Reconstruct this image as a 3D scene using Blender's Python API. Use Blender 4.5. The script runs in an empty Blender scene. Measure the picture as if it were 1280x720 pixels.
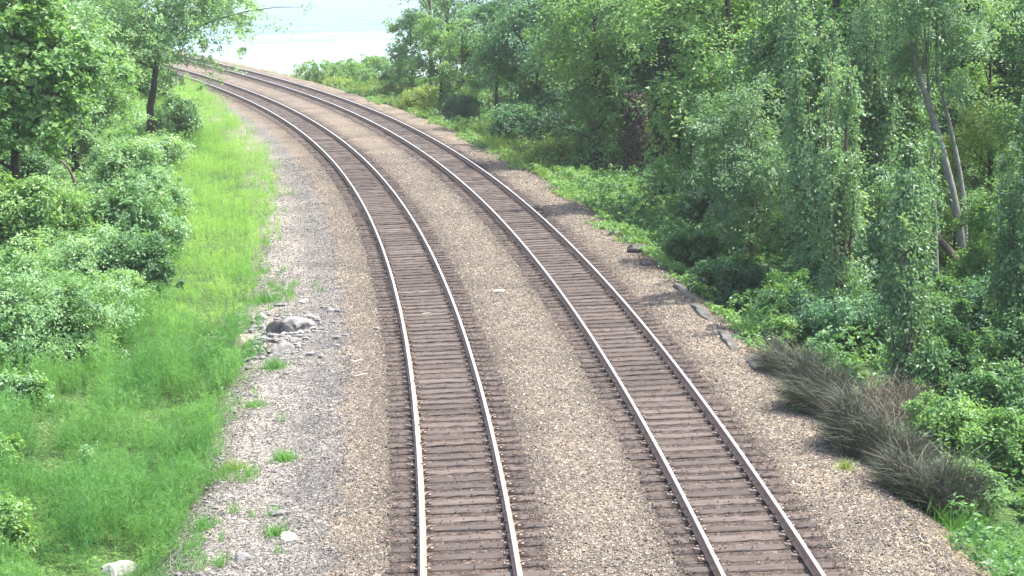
import bpy, math, random
import numpy as np
from mathutils import Matrix, Vector

sc = bpy.context.scene
COL = sc.collection
PI = math.pi
RNG = np.random.default_rng(11)
random.seed(5)

# ------------------------------------------------------------------ camera model
F, PITCH, ROLL, CAMZ = 2250.0, 0.184114, -0.029755, 9.685
RAIL_TOP = 0.21

def at(px, py, z=0.0):
    """The world point at height z seen at pixel (px, py) of the 1280x720 photograph."""
    c, s = math.cos(ROLL), math.sin(ROLL)
    a, b = px - 640, py - 360
    u = (c * a + s * b) / F
    w = (-s * a + c * b) / F
    y = math.cos(PITCH) - math.sin(PITCH) * w
    dn = math.sin(PITCH) + math.cos(PITCH) * w
    t = (CAMZ - z) / max(dn, 1e-4)
    return np.array([u * t, y * t, z])

# ------------------------------------------------------------------ track alignment
KS = [-0.002569, -0.002242, -0.002529, -0.00245, -0.001275, -0.00079, -0.00079, -0.00079]
S1 = np.arange(0, 300, 1.0)
_k = np.interp(S1, np.linspace(0, 230, 8), KS)
_h = -0.028267 + np.concatenate([[0], np.cumsum((_k[1:] + _k[:-1]) / 2)])
_x = -0.528759 + np.concatenate([[0], np.cumsum(np.sin((_h[1:] + _h[:-1]) / 2))])
_y = 20 + np.concatenate([[0], np.cumsum(np.cos((_h[1:] + _h[:-1]) / 2))])
B = np.arange(-60, 0, 1.0)
SS = np.concatenate([B, S1])
HH = np.concatenate([np.full(len(B), _h[0]), _h])
XX = np.concatenate([_x[0] + B * math.sin(_h[0]), _x])
YY = np.concatenate([_y[0] + B * math.cos(_h[0]), _y])
SPACING = 4.6216
GAUGE = 1.507 / 2

def tr(s, o):
    s = np.asarray(s, float)
    h = np.interp(s, SS, HH)
    return np.interp(s, SS, XX) + np.cos(h) * o, np.interp(s, SS, YY) - np.sin(h) * o, h

def so(x, y):
    """track coordinates (distance along, offset to the right of the left track) of points"""
    x = np.asarray(x, float); y = np.asarray(y, float)
    so_s = np.empty(x.shape); so_o = np.empty(x.shape)
    for i in range(0, len(x), 20000):
        dx = x[i:i+20000, None] - XX[None]; dy = y[i:i+20000, None] - YY[None]
        j = np.argmin(dx * dx + dy * dy, axis=1)
        r = np.arange(len(j))
        h = HH[j]
        ddx, ddy = dx[r, j], dy[r, j]
        so_s[i:i+20000] = SS[j] + ddx * np.sin(h) + ddy * np.cos(h)
        so_o[i:i+20000] = ddx * np.cos(h) - ddy * np.sin(h)
    return so_s, so_o

# ------------------------------------------------------------------ noise
def _hash(i, j, k):
    n = (i * 374761393 + j * 668265263 + k * 974634777) & 0xFFFFFFFF
    n = ((n ^ (n >> 13)) * 1274126177) & 0xFFFFFFFF
    return ((n ^ (n >> 16)) & 0xFFFF) / 65535.0

def vnoise(x, y, seed=0):
    x = np.asarray(x, float); y = np.asarray(y, float)
    i = np.floor(x).astype(np.int64); j = np.floor(y).astype(np.int64)
    fx = x - i; fy = y - j
    fx = fx * fx * (3 - 2 * fx); fy = fy * fy * (3 - 2 * fy)
    a = _hash(i, j, seed); b = _hash(i + 1, j, seed); c = _hash(i, j + 1, seed); d = _hash(i + 1, j + 1, seed)
    return (a * (1 - fx) + b * fx) * (1 - fy) + (c * (1 - fx) + d * fx) * fy

def fbm(x, y, seed=0, n=3):
    t = 0; a = 1; tot = 0
    for q in range(n):
        t = t + a * vnoise(np.asarray(x) * 2 ** q, np.asarray(y) * 2 ** q, seed + q * 7); tot += a; a *= .5
    return t / tot

def sstep(a, b, v):
    t = np.clip((np.asarray(v, float) - a) / (b - a), 0, 1)
    return t * t * (3 - 2 * t)

# ------------------------------------------------------------------ terrain
SEA = -3.2
_pl = [(-3000, 3600)]
for _s in (285, 240, 200, 170, 150):
    a, b, _ = tr(_s, 13.0 if _s > 140 else 12.5)
    _pl.append((float(a), float(b)))
_pl += [(-12, 163), (-4, 164), (8, 170), (30, 188), (80, 220), (220, 280), (3000, 1400)]
_pl.sort()
PLX = np.array([p[0] for p in _pl]); PLY = np.array([p[1] for p in _pl])
GULLY_S, _ = so(*[np.array([v]) for v in at(285, 428)[:2]])
GULLY_S = float(GULLY_S[0])
GX0, GY0 = at(322, 436)[:2]

def gh(x, y, s=None, o=None):
    x = np.asarray(x, float); y = np.asarray(y, float)
    if s is None:
        s, o = so(x.ravel(), y.ravel()); s = s.reshape(x.shape); o = o.reshape(x.shape)
    n1 = fbm(x * .35, y * .35, 3) - .5
    z = (fbm(x * 1.3, y * 1.3, 9) - .5) * .05 * sstep(2.2, 3.2, np.abs(o - 2.31) - 1.6)
    # left: shallow ditch then a rising bank, lower on the near side of the little gully
    lf = sstep(4.4, 6.0, -o)
    rise = np.clip((-o - 6.0) * .13, 0, 5.0)
    step = .45 * (1 - sstep(GULLY_S - .5, GULLY_S + .5, s + n1 * 1.2))
    z = z + lf * (-.15 + rise + n1 * .5 - step)
    z = z - .45 * np.exp(-((x - GX0) ** 2 + (y - GY0) ** 2) / .30)
    # right: edge of the bank drops below the shoulder
    rt = sstep(7.3, 9.0, o)
    z = z + rt * (-.7 + n1 * .5 + np.clip((o - 14) * .03, 0, 2))
    ys = np.interp(x, PLX, PLY)
    d = (ys - y) * .75
    k = sstep(-2, 7, d)
    z = z * k + (-6.0) * (1 - k)
    return z

def ghp(p):
    return float(gh(np.array([p[0]]), np.array([p[1]]))[0])

# ------------------------------------------------------------------ mesh helpers
def mk(name, V, faces, mats, parent=None, attrs=None, smooth=False, mat_idx=None, loc=None):
    """One mesh object. faces: int array (n,3) or (n,4) or a list of such arrays."""
    me = bpy.data.meshes.new(name)
    V = np.asarray(V, np.float32)
    fl = faces if isinstance(faces, list) else [faces]
    fl = [np.asarray(f, np.int32) for f in fl if len(f)]
    me.vertices.add(len(V)); me.vertices.foreach_set('co', V.ravel())
    li = np.concatenate([f.ravel() for f in fl])
    cnt = np.concatenate([np.full(len(f), f.shape[1], np.int32) for f in fl])
    me.loops.add(len(li)); me.loops.foreach_set('vertex_index', li)
    me.polygons.add(len(cnt))
    st = np.concatenate([[0], np.cumsum(cnt)[:-1]]).astype(np.int32)
    me.polygons.foreach_set('loop_start', st)
    if mat_idx is not None: me.polygons.foreach_set('material_index', np.asarray(mat_idx, np.int32))
    me.polygons.foreach_set('use_smooth', np.full(len(cnt), smooth))
    me.update(calc_edges=True)
    for k, (dom, val) in (attrs or {}).items():
        a = me.attributes.new(k, 'FLOAT', dom); a.data.foreach_set('value', np.asarray(val, np.float32))
    for m in (mats if isinstance(mats, (list, tuple)) else [mats]): me.materials.append(m)
    o = bpy.data.objects.new(name, me); COL.objects.link(o)
    if parent is not None: o.parent = parent
    if loc is not None: o.location = loc
    return o

def tag(o, label=None, cat=None, group=None, kind=None):
    if label: o['label'] = label
    if cat: o['category'] = cat
    if group: o['group'] = group
    if kind: o['kind'] = kind
    return o

def empty(name, loc, label, cat, group=None):
    o = bpy.data.objects.new(name, None); COL.objects.link(o)
    o.location = loc; o.empty_display_size = .3
    return tag(o, label, cat, group)

def nrm(a):
    return a / np.maximum(np.linalg.norm(a, axis=-1, keepdims=True), 1e-9)

class Geo:
    def __init__(s): s.v = []; s.q = []; s.t = []; s.n = 0
    def add(s, V, q=None, t=None):
        V = np.asarray(V, float); s.v.append(V)
        if q is not None and len(q): s.q.append(np.asarray(q) + s.n)
        if t is not None and len(t): s.t.append(np.asarray(t) + s.n)
        s.n += len(V)
    def tube(s, pts, rad, n=6, jit=0):
        P = np.asarray(pts, float); R = np.asarray(rad, float)
        T = np.gradient(P, axis=0); T = nrm(T)
        ref = np.array([0, 1, 0.]) if abs(T[0][1]) < .9 else np.array([1, 0, 0.])
        U = nrm(np.cross(T, ref)); W = np.cross(T, U)
        a = np.linspace(0, 2 * PI, n, endpoint=False)
        rr = R[:, None] * (1 + jit * (RNG.random((len(P), n)) - .5))
        V = P[:, None] + rr[..., None] * (np.cos(a)[None, :, None] * U[:, None] + np.sin(a)[None, :, None] * W[:, None])
        q = []
        for i in range(len(P) - 1):
            for k in range(n):
                q.append((i*n+k, i*n+(k+1) % n, (i+1)*n+(k+1) % n, (i+1)*n+k))
        t = [((len(P)-1)*n+k, (len(P)-1)*n+(k+1) % n, len(P)*n) for k in range(n)]
        V = np.concatenate([V.reshape(-1, 3), P[-1:]])
        s.add(V, q, t)
    def box(s, x0, x1, y0, y1, z0, z1):
        V = [(x, y, z) for z in (z0, z1) for y in (y0, y1) for x in (x0, x1)]
        s.add(V, [(0, 2, 3, 1), (4, 5, 7, 6), (0, 1, 5, 4), (2, 6, 7, 3), (0, 4, 6, 2), (1, 3, 7, 5)])
    def build(s, name, mat, parent=None, smooth=False, **k):
        fl = []
        if s.q: fl.append(np.concatenate(s.q))
        if s.t: fl.append(np.concatenate(s.t))
        return mk(name, np.concatenate(s.v), fl, mat, parent, smooth=smooth, **k)

# ------------------------------------------------------------------ materials
def new_mat(name):
    m = bpy.data.materials.new(name); m.use_nodes = True
    nt = m.node_tree; nt.nodes.clear()
    return m, nt, nt.nodes, nt.links

def N(nt, t, **kw):
    n = nt.nodes.new(t)
    for k, v in kw.items():
        if k.startswith('i_'):
            n.inputs[k[2:].replace('_', ' ')].default_value = v
        else: setattr(n, k, v)
    return n

def ramp(nt, stops, interp='LINEAR'):
    r = nt.nodes.new('ShaderNodeValToRGB'); cr = r.color_ramp; cr.interpolation = interp
    while len(cr.elements) < len(stops): cr.elements.new(.5)
    for e, (p, c) in zip(cr.elements, stops):
        e.position = p; e.color = (*c, 1) if len(c) == 3 else c
    return r

def leaf_mat(name, dark, light, transl=.42, rough=.45):
    m, nt, nd, L = new_mat(name)
    at_ = N(nt, 'ShaderNodeAttribute', attribute_name='tint')
    oi = N(nt, 'ShaderNodeObjectInfo')
    mr = N(nt, 'ShaderNodeMath', operation='MULTIPLY_ADD'); L.new(oi.outputs['Random'], mr.inputs[0]); mr.inputs[1].default_value = .3; mr.inputs[2].default_value = -.15
    ad = N(nt, 'ShaderNodeMath', operation='ADD'); L.new(at_.outputs['Fac'], ad.inputs[0]); L.new(mr.outputs[0], ad.inputs[1])
    r = ramp(nt, [(0, dark), (1, light)]); L.new(ad.outputs[0], r.inputs[0])
    p = N(nt, 'ShaderNodeBsdfPrincipled'); p.inputs['Roughness'].default_value = rough; p.inputs['Specular IOR Level'].default_value = .4
    L.new(r.outputs[0], p.inputs['Base Color'])
    t = N(nt, 'ShaderNodeBsdfTranslucent')
    mx = N(nt, 'ShaderNodeMix', data_type='RGBA', blend_type='MULTIPLY'); mx.inputs[0].default_value = 1
    L.new(r.outputs[0], mx.inputs[6]); mx.inputs[7].default_value = (1.5, 1.45, .7, 1)
    L.new(mx.outputs[2], t.inputs['Color'])
    s = N(nt, 'ShaderNodeMixShader'); s.inputs[0].default_value = transl
    L.new(p.outputs[0], s.inputs[1]); L.new(t.outputs[0], s.inputs[2])
    o = N(nt, 'ShaderNodeOutputMaterial'); L.new(s.outputs[0], o.inputs[0])
    return m

def rough_mat(name, stops, scale=6, rough=.9, bump=.4, stretch=(1, 1, 1), spec=.2, dist=.02, metal=0, rnd=0.0):
    m, nt, nd, L = new_mat(name)
    tc = N(nt, 'ShaderNodeTexCoord'); mp = N(nt, 'ShaderNodeMapping'); mp.inputs['Scale'].default_value = stretch
    L.new(tc.outputs['Object'], mp.inputs[0])
    oi = N(nt, 'ShaderNodeObjectInfo')
    av = N(nt, 'ShaderNodeVectorMath', operation='ADD')
    sm = N(nt, 'ShaderNodeMath', operation='MULTIPLY'); L.new(oi.outputs['Random'], sm.inputs[0]); sm.inputs[1].default_value = 37
    L.new(mp.outputs[0], av.inputs[0]); L.new(sm.outputs[0], av.inputs[1])
    n = N(nt, 'ShaderNodeTexNoise'); n.inputs['Scale'].default_value = scale; n.inputs['Detail'].default_value = 6; n.inputs['Roughness'].default_value = .65
    L.new(av.outputs[0], n.inputs['Vector'])
    r = ramp(nt, stops); L.new(n.outputs[0], r.inputs[0])
    p = N(nt, 'ShaderNodeBsdfPrincipled'); p.inputs['Roughness'].default_value = rough; p.inputs['Specular IOR Level'].default_value = spec; p.inputs['Metallic'].default_value = metal
    if rnd:
        hv = N(nt, 'ShaderNodeHueSaturation')
        mv = N(nt, 'ShaderNodeMath', operation='MULTIPLY_ADD'); L.new(oi.outputs['Random'], mv.inputs[0]); mv.inputs[1].default_value = 2 * rnd; mv.inputs[2].default_value = 1 - rnd
        L.new(mv.outputs[0], hv.inputs['Value']); L.new(r.outputs[0], hv.inputs['Color']); L.new(hv.outputs[0], p.inputs['Base Color'])
    else: L.new(r.outputs[0], p.inputs['Base Color'])
    b = N(nt, 'ShaderNodeBump'); b.inputs['Strength'].default_value = bump; b.inputs['Distance'].default_value = dist
    L.new(n.outputs[0], b.inputs['Height']); L.new(b.outputs[0], p.inputs['Normal'])
    o = N(nt, 'ShaderNodeOutputMaterial'); L.new(p.outputs[0], o.inputs[0])
    return m

LEAF = {
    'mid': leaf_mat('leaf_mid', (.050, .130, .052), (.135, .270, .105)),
    'blue': leaf_mat('leaf_blue', (.054, .145, .082), (.135, .275, .150)),
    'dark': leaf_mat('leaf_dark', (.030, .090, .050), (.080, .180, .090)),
    'yellow': leaf_mat('leaf_yellow', (.160, .260, .065), (.350, .430, .130)),
    'fresh': leaf_mat('leaf_fresh', (.090, .205, .066), (.215, .355, .130)),
    'pale': leaf_mat('leaf_pale', (.115, .245, .110), (.275, .425, .215), rough=.38),
    'poplar': leaf_mat('leaf_poplar', (.080, .175, .088), (.225, .350, .200), rough=.4),
    'horsetail': leaf_mat('horsetail_green', (.060, .190, .050), (.170, .345, .105), transl=.45, rough=.6),
    'verge': leaf_mat('verge_green', (.115, .290, .058), (.280, .455, .130), transl=.45, rough=.6),
    'grass': leaf_mat('grass_green', (.120, .215, .045), (.290, .360, .100), transl=.35, rough=.6),
    'dry': leaf_mat('dead_stem', (.085, .078, .058), (.250, .220, .165), transl=.05, rough=.8),
    'broom': leaf_mat('broom_stem', (.036, .046, .033), (.115, .120, .088), transl=.1, rough=.7),
    'rust': leaf_mat('dead_leaf', (.036, .030, .025), (.090, .070, .054), transl=.15, rough=.8),
}
BARK = {
    'dark': rough_mat('bark_dark', [(.3, (.025, .021, .018)), (.7, (.085, .074, .062))], 9, stretch=(3, 3, .6), bump=.8),
    'brown': rough_mat('bark_brown', [(.3, (.055, .042, .032)), (.7, (.16, .125, .095))], 9, stretch=(3, 3, .6), bump=.8),
    'pale': rough_mat('bark_pale', [(.3, (.09, .088, .075)), (.55, (.20, .195, .17)), (.75, (.29, .285, .25))], 6, stretch=(2, 2, .8), bump=.5),
    'stem': rough_mat('bark_stem', [(.3, (.06, .06, .035)), (.7, (.14, .12, .08))], 9, bump=.4),
}

# ------------------------------------------------------------------ foliage geometry
def leaf_mesh(C, size, rng, center=None, up=.6, outw=.4, rnd=.8, droop=0., aspect=.55, fold=.15, nn=None, axis_=None):
    n = len(C)
    if nn is None:
        nn = rng.normal(size=(n, 3)) * rnd
        nn[:, 2] += up
        if center is not None: nn += nrm(C - center) * outw
    nn = nrm(nn)
    a = rng.normal(size=(n, 3)) * (1 if axis_ is None else .45)
    if axis_ is not None: a += axis_
    a[:, 2] -= droop
    a = nrm(a - (a * nn).sum(1, keepdims=True) * nn)
    b = np.cross(nn, a)
    L = (size * rng.uniform(.6, 1.4, n))[:, None]; W = L * aspect
    V = np.empty((n, 4, 3))
    V[:, 0] = C - a * L * .5
    V[:, 1] = C + b * W * .5 - a * L * .06 + nn * W * fold
    V[:, 2] = C + a * L * .5 - nn * L * .08
    V[:, 3] = C - b * W * .5 - a * L * .06 + nn * W * fold
    return V.reshape(-1, 3), np.arange(4 * n).reshape(n, 4)

def blobs_points(blobs, k, rng, shell=.5, lower=-.7):
    """k clump centres spread in a set of ellipsoids (cx,cy,cz,rx,ry,rz), more of them near the skin"""
    bl = np.asarray(blobs, float)
    w = (bl[:, 3] * bl[:, 4] * bl[:, 5]) ** .8; w /= w.sum()
    i = rng.choice(len(bl), k, p=w)
    d = nrm(rng.normal(size=(k, 3)))
    low = d[:, 2] < lower
    d[low, 2] *= -1
    r = rng.random(k) ** shell
    return bl[i, :3] + d * r[:, None] * bl[i, 3:], i

def sprays(cc, nc, cr, per, size, rng, thick=.14, sag=.3, nrnd=.38, droop=0., aspect=.55, elong=1.0, tintamp=.22):
    """leaves set in loose leafy sprays: one flattened fan of leaves round each point CC, facing NC"""
    k = len(cc)
    ref = rng.normal(size=(k, 3)); t1 = nrm(np.cross(nc, ref)); t2 = np.cross(nc, t1)
    idx = np.repeat(np.arange(k), per); n = len(idx)
    th = rng.uniform(0, 2 * PI, n)
    # uneven fan: lobes
    lob = .55 + .45 * np.cos(th * 2 + rng.uniform(0, 6.28, k)[idx]) * rng.uniform(.2, 1, k)[idx] + .2
    r = np.sqrt(rng.random(n)) * lob * cr[idx]
    rad = t1[idx] * (np.cos(th) * elong)[:, None] + t2[idx] * np.sin(th)[:, None]
    P = cc[idx] + rad * r[:, None] + nc[idx] * (rng.normal(size=n) * thick * cr[idx])[:, None]
    P[:, 2] -= sag * r * r / cr[idx]
    nn = nc[idx] + rng.normal(size=(n, 3)) * nrnd
    ct = rng.normal(size=k) * tintamp
    tint = np.clip(.45 + ct[idx] + rng.normal(size=n) * .16, 0, 1)
    V, q = leaf_mesh(P, size, rng, nn=nn, axis_=rad, droop=droop, aspect=aspect)
    return V, q, tint, P

def crown(name, parent, blobs, nclump, per, clump_r, size, mat, rng, flat=.55, shell=.38, up=.6, rnd=.8, droop=0., aspect=.55, tintamp=.22, zmin=.05):
    cc, bi = blobs_points(blobs, nclump, rng, shell)
    bl = np.asarray(blobs, float)
    out = nrm(cc - bl[bi, :3])
    # a few shoots poke out of the outline
    k = rng.random(nclump) < .2
    cc[k] += out[k] * (bl[bi[k], 3:].mean(1) * rng.uniform(.1, .5, k.sum()))[:, None]
    cc = cc[cc[:, 2] > zmin]; nclump = len(cc)
    ctr = bl[:, :3].mean(0)
    nc = nrm(nrm(cc - ctr) * .55 + np.array([0, 0, .5 + up * .5]) + rng.normal(size=(nclump, 3)) * .45)
    cr = clump_r * rng.uniform(.55, 1.45, nclump)
    V, q, tint, P = sprays(cc, nc, cr, int(per * 1.25), size * 1.12, rng, thick=.12 + .12 * flat, droop=droop, aspect=aspect, tintamp=tintamp)
    o = mk(name, V, q, LEAF[mat], parent, attrs={'tint': ('FACE', tint)})
    return o, cc

def bez(p0, p1, p2, n):
    t = np.linspace(0, 1, n)[:, None]
    return (1 - t) ** 2 * p0 + 2 * t * (1 - t) * p1 + t ** 2 * p2

def trunk_geo(path, r0, r1, limbs, rng, nl=12):
    """a trunk along PATH with limbs reaching toward points LIMBS"""
    g = Geo(); P = np.asarray(path, float)
    n = 10
    tt = np.linspace(0, 1, n)
    seg = np.concatenate([[0], np.cumsum(np.linalg.norm(np.diff(P, axis=0), axis=1))]); seg /= seg[-1]
    T = np.stack([np.interp(tt, seg, P[:, k]) for k in range(3)], 1)
    T[1:-1] += rng.normal(size=(n - 2, 3)) * r0 * .25
    R = r0 + (r1 - r0) * tt; R[0] *= 1.35; R[1] *= 1.05
    g.tube(T, R, 8, .15)
    zlo, zhi = T[0, 2], T[-1, 2]
    for e in limbs[:nl]:
        hz = np.clip((e[2] - zlo) / max(zhi - zlo, .1) * .75, .12, .95)
        k = hz * (n - 1); i = int(k); fr = k - i
        b0 = T[i] * (1 - fr) + T[min(i + 1, n - 1)] * fr
        m = (b0 + e) / 2 + np.array([0, 0, .15 * np.linalg.norm(e - b0)])
        rb = (R[i] * .45)
        g.tube(bez(b0, m, e, 6), np.linspace(rb, rb * .15, 6), 5, .1)
    return g

def tree(name, label, px, py, z0, H, R, base=.25, leaf='mid', bark='dark', size=.09, nclump=260, per=40, clump_r=.5, r0=.14,
         lean=(0, 0), flat=.5, nb=9, seed=0, cat='tree', group=None, up=.6, droop=0., aspect=.55, nl=14, shell=.45, pos=None, top=1.0, stretch=1.0, tintamp=.22):
    rng = np.random.default_rng(seed + 100)
    p = at(px, py, z0) if pos is None else np.array([pos[0], pos[1], 0.])
    p[2] = ghp(p)
    root = empty(name, p, label, cat, group)
    bl = []
    for i in range(nb):
        f = (i + rng.uniform(.2, .8)) / nb
        z = H * (base + (top - base) * f * .93)
        env = math.sin(PI * min(.97, .18 + .72 * f)) ** .7
        a = rng.uniform(0, 2 * PI); d = R * .6 * env * rng.uniform(.4, 1)
        r = R * env * rng.uniform(.38, .6)
        bl.append((math.cos(a) * d + lean[0] * f, math.sin(a) * d + lean[1] * f, z, r, r, r * rng.uniform(.55, .85) * stretch))
    cr, cc = crown('crown', root, bl, nclump, per, clump_r, size, leaf, rng, flat=flat, up=up, droop=droop, aspect=aspect, shell=shell, tintamp=tintamp)
    g = trunk_geo([(0, 0, -.3), (lean[0] * .3, lean[1] * .3, H * .4), (lean[0], lean[1], H * .93)], r0, r0 * .2, cc[rng.permutation(len(cc))], rng, nl)
    g.build('trunk', BARK[bark], root, smooth=True)
    return root

def shrub(name, label, px, py, z0, H, R, leaf='mid', size=.08, nclump=90, per=45, clump_r=.3, seed=0, cat='shrub', group=None, flat=.7, nb=6, up=.6, pos=None, ry=None, aspect=.55, tintamp=.22, stems=True):
    rng = np.random.default_rng(seed + 900)
    p = at(px, py, z0) if pos is None else np.array([pos[0], pos[1], 0.])
    p[2] = ghp(p)
    ry = ry or R
    root = empty(name, p, label, cat, group)
    bl = []
    for i in range(nb):
        a = rng.uniform(0, 2 * PI); d = rng.uniform(.1, .65)
        zc = H * rng.uniform(.3, .68); rr = rng.uniform(.38, .6)
        bl.append((math.cos(a) * d * R, math.sin(a) * d * ry, zc, R * rr, ry * rr, min(H - zc, H * .42)))
    cr, cc = crown('foliage', root, bl, nclump, per, clump_r, size, leaf, rng, flat=flat, up=up, shell=.5, aspect=aspect, tintamp=tintamp)
    if stems:
        g = Geo()
        for e in cc[rng.permutation(len(cc))[:9]]:
            b0 = np.array([rng.normal() * .08, rng.normal() * .08, -.15])
            g.tube(bez(b0, np.array([e[0] * .25, e[1] * .25, e[2] * .8]), e, 6), np.linspace(.03, .008, 6), 5)
        g.build('stem', BARK['stem'], root, smooth=True)
    return root

def copy_tree(src, loc, rz, label, sc_=1.0, group=None):
    r = src.copy(); COL.objects.link(r); r.location = loc; r.rotation_euler = (0, 0, rz); r.scale = (sc_, sc_, sc_)
    r['label'] = label
    if group: r['group'] = group
    for ch in list(src.children):
        c = ch.copy(); COL.objects.link(c); c.parent = r
    return r
# ------------------------------------------------------------------ the ground (one sheet to the horizon)
def ground_mat():
    m, nt, nd, L = new_mat('ground_surface')
    ao = N(nt, 'ShaderNodeAttribute', attribute_name='off'); als = N(nt, 'ShaderNodeAttribute', attribute_name='along')
    tc = N(nt, 'ShaderNodeTexCoord')
    n1 = N(nt, 'ShaderNodeTexNoise'); n1.inputs['Scale'].default_value = .9; n1.inputs['Detail'].default_value = 7; n1.inputs['Roughness'].default_value = .7
    L.new(tc.outputs['Object'], n1.inputs['Vector'])
    # the boundaries of the strips wander
    ma = N(nt, 'ShaderNodeMath', operation='MULTIPLY_ADD'); L.new(n1.outputs[0], ma.inputs[0]); ma.inputs[1].default_value = 1.1; ma.inputs[2].default_value = -.55
    ad = N(nt, 'ShaderNodeMath', operation='ADD'); L.new(ao.outputs['Fac'], ad.inputs[0]); L.new(ma.outputs[0], ad.inputs[1])
    mr = N(nt, 'ShaderNodeMapRange'); mr.inputs['From Min'].default_value = -10; mr.inputs['From Max'].default_value = 15; L.new(ad.outputs[0], mr.inputs['Value'])
    f = lambda o: (o + 10) / 25
    soil = (.045, .088, .026); pale = (.192, .184, .168); grey = (.118, .116, .113); tan = (.132, .115, .096); stain = (.062, .050, .045); stain2 = (.092, .077, .064)
    r = ramp(nt, [(0, soil), (f(-5.3), soil), (f(-4.4), pale), (f(-3.5), (.160, .153, .143)), (f(-3.0), grey), (f(-2.5), grey), (f(-2.15), tan), (f(-1.4), stain2), (f(-1.15), stain), (f(1.15), stain),
                  (f(1.5), stain2), (f(1.9), (.126, .109, .091)), (f(2.9), (.126, .109, .091)), (f(3.15), stain2), (f(3.5), stain), (f(5.75), stain), (f(6.05), stain2), (f(6.4), tan), (f(7.3), (.142, .121, .097)), (f(8.2), (.12, .105, .07)), (f(8.9), soil), (1, soil)][:32])
    L.new(mr.outputs[0], r.inputs[0])
    # stones: cell colour
    v = N(nt, 'ShaderNodeTexVoronoi'); v.inputs['Scale'].default_value = 21; L.new(tc.outputs['Object'], v.inputs['Vector'])
    sx = N(nt, 'ShaderNodeSeparateColor'); L.new(v.outputs['Color'], sx.inputs[0])
    vr = ramp(nt, [(0, (.40, .38, .38)), (.35, (.78, .76, .75)), (.7, (1.15, 1.1, 1.06)), (.88, (1.35, 1.25, 1.1)), (1, (2.4, 2.35, 2.2))]); L.new(sx.outputs[0], vr.inputs[0])
    mx = N(nt, 'ShaderNodeMix', data_type='RGBA', blend_type='MULTIPLY'); mx.inputs[0].default_value = 1
    L.new(r.outputs[0], mx.inputs[6]); L.new(vr.outputs[0], mx.inputs[7])
    n2 = N(nt, 'ShaderNodeTexNoise'); n2.inputs['Scale'].default_value = .45; n2.inputs['Detail'].default_value = 5; n2.inputs['Roughness'].default_value = .65; L.new(tc.outputs['Object'], n2.inputs['Vector'])
    r2 = ramp(nt, [(.3, (.66, .65, .66)), (.5, (1, 1, 1)), (.7, (1.28, 1.25, 1.18))]); L.new(n2.outputs[0], r2.inputs[0])
    mx2 = N(nt, 'ShaderNodeMix', data_type='RGBA', blend_type='MULTIPLY'); mx2.inputs[0].default_value = 1
    L.new(mx.outputs[2], mx2.inputs[6]); L.new(r2.outputs[0], mx2.inputs[7])
    # far bank: soil and sand near the shore
    geo = N(nt, 'ShaderNodeNewGeometry'); sp = N(nt, 'ShaderNodeSeparateXYZ'); L.new(geo.outputs['Position'], sp.inputs[0])
    sr = N(nt, 'ShaderNodeMapRange'); sr.inputs['From Min'].default_value = -1.4; sr.inputs['From Max'].default_value = -2.2; L.new(sp.outputs['Z'], sr.inputs['Value'])
    mx3 = N(nt, 'ShaderNodeMix', data_type='RGBA'); L.new(sr.outputs[0], mx3.inputs[0]); L.new(mx2.outputs[2], mx3.inputs[6]); mx3.inputs[7].default_value = (.55, .52, .46, 1)
    p = N(nt, 'ShaderNodeBsdfPrincipled'); p.inputs['Roughness'].default_value = .92; p.inputs['Specular IOR Level'].default_value = .15
    L.new(mx3.outputs[2], p.inputs['Base Color'])
    b = N(nt, 'ShaderNodeBump'); b.inputs['Strength'].default_value = .9; b.inputs['Distance'].default_value = .03; b.invert = True
    L.new(v.outputs['Distance'], b.inputs['Height']); L.new(b.outputs[0], p.inputs['Normal'])
    o = N(nt, 'ShaderNodeOutputMaterial'); L.new(p.outputs[0], o.inputs[0])
    return m
M_GROUND = ground_mat()

def axis(lo, hi, step, far_lo, far_hi):
    c = list(np.arange(lo, hi + 1e-6, step))
    d = step; v = hi
    while v < far_hi: d *= 1.35; v += d; c.append(v)
    d = step; v = lo
    while v > far_lo: d *= 1.35; v -= d; c.insert(0, v)
    return np.array(c)
ax = axis(-50, 45, .4, -4000, 4000); ay = axis(12, 200, .45, -900, 6000)
GX, GY = np.meshgrid(ax, ay)
gs, go = so(GX.ravel(), GY.ravel())
gz = gh(GX.ravel(), GY.ravel(), gs, go)
nx_, ny_ = len(ax), len(ay)
I = np.arange(nx_ * ny_).reshape(ny_, nx_)
fq = np.stack([I[:-1, :-1], I[:-1, 1:], I[1:, 1:], I[1:, :-1]], -1).reshape(-1, 4)
tag(mk('ground', np.stack([GX.ravel(), GY.ravel(), gz], 1), fq, M_GROUND, attrs={'off': ('POINT', go), 'along': ('POINT', gs)}, smooth=True), kind='structure')

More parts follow.
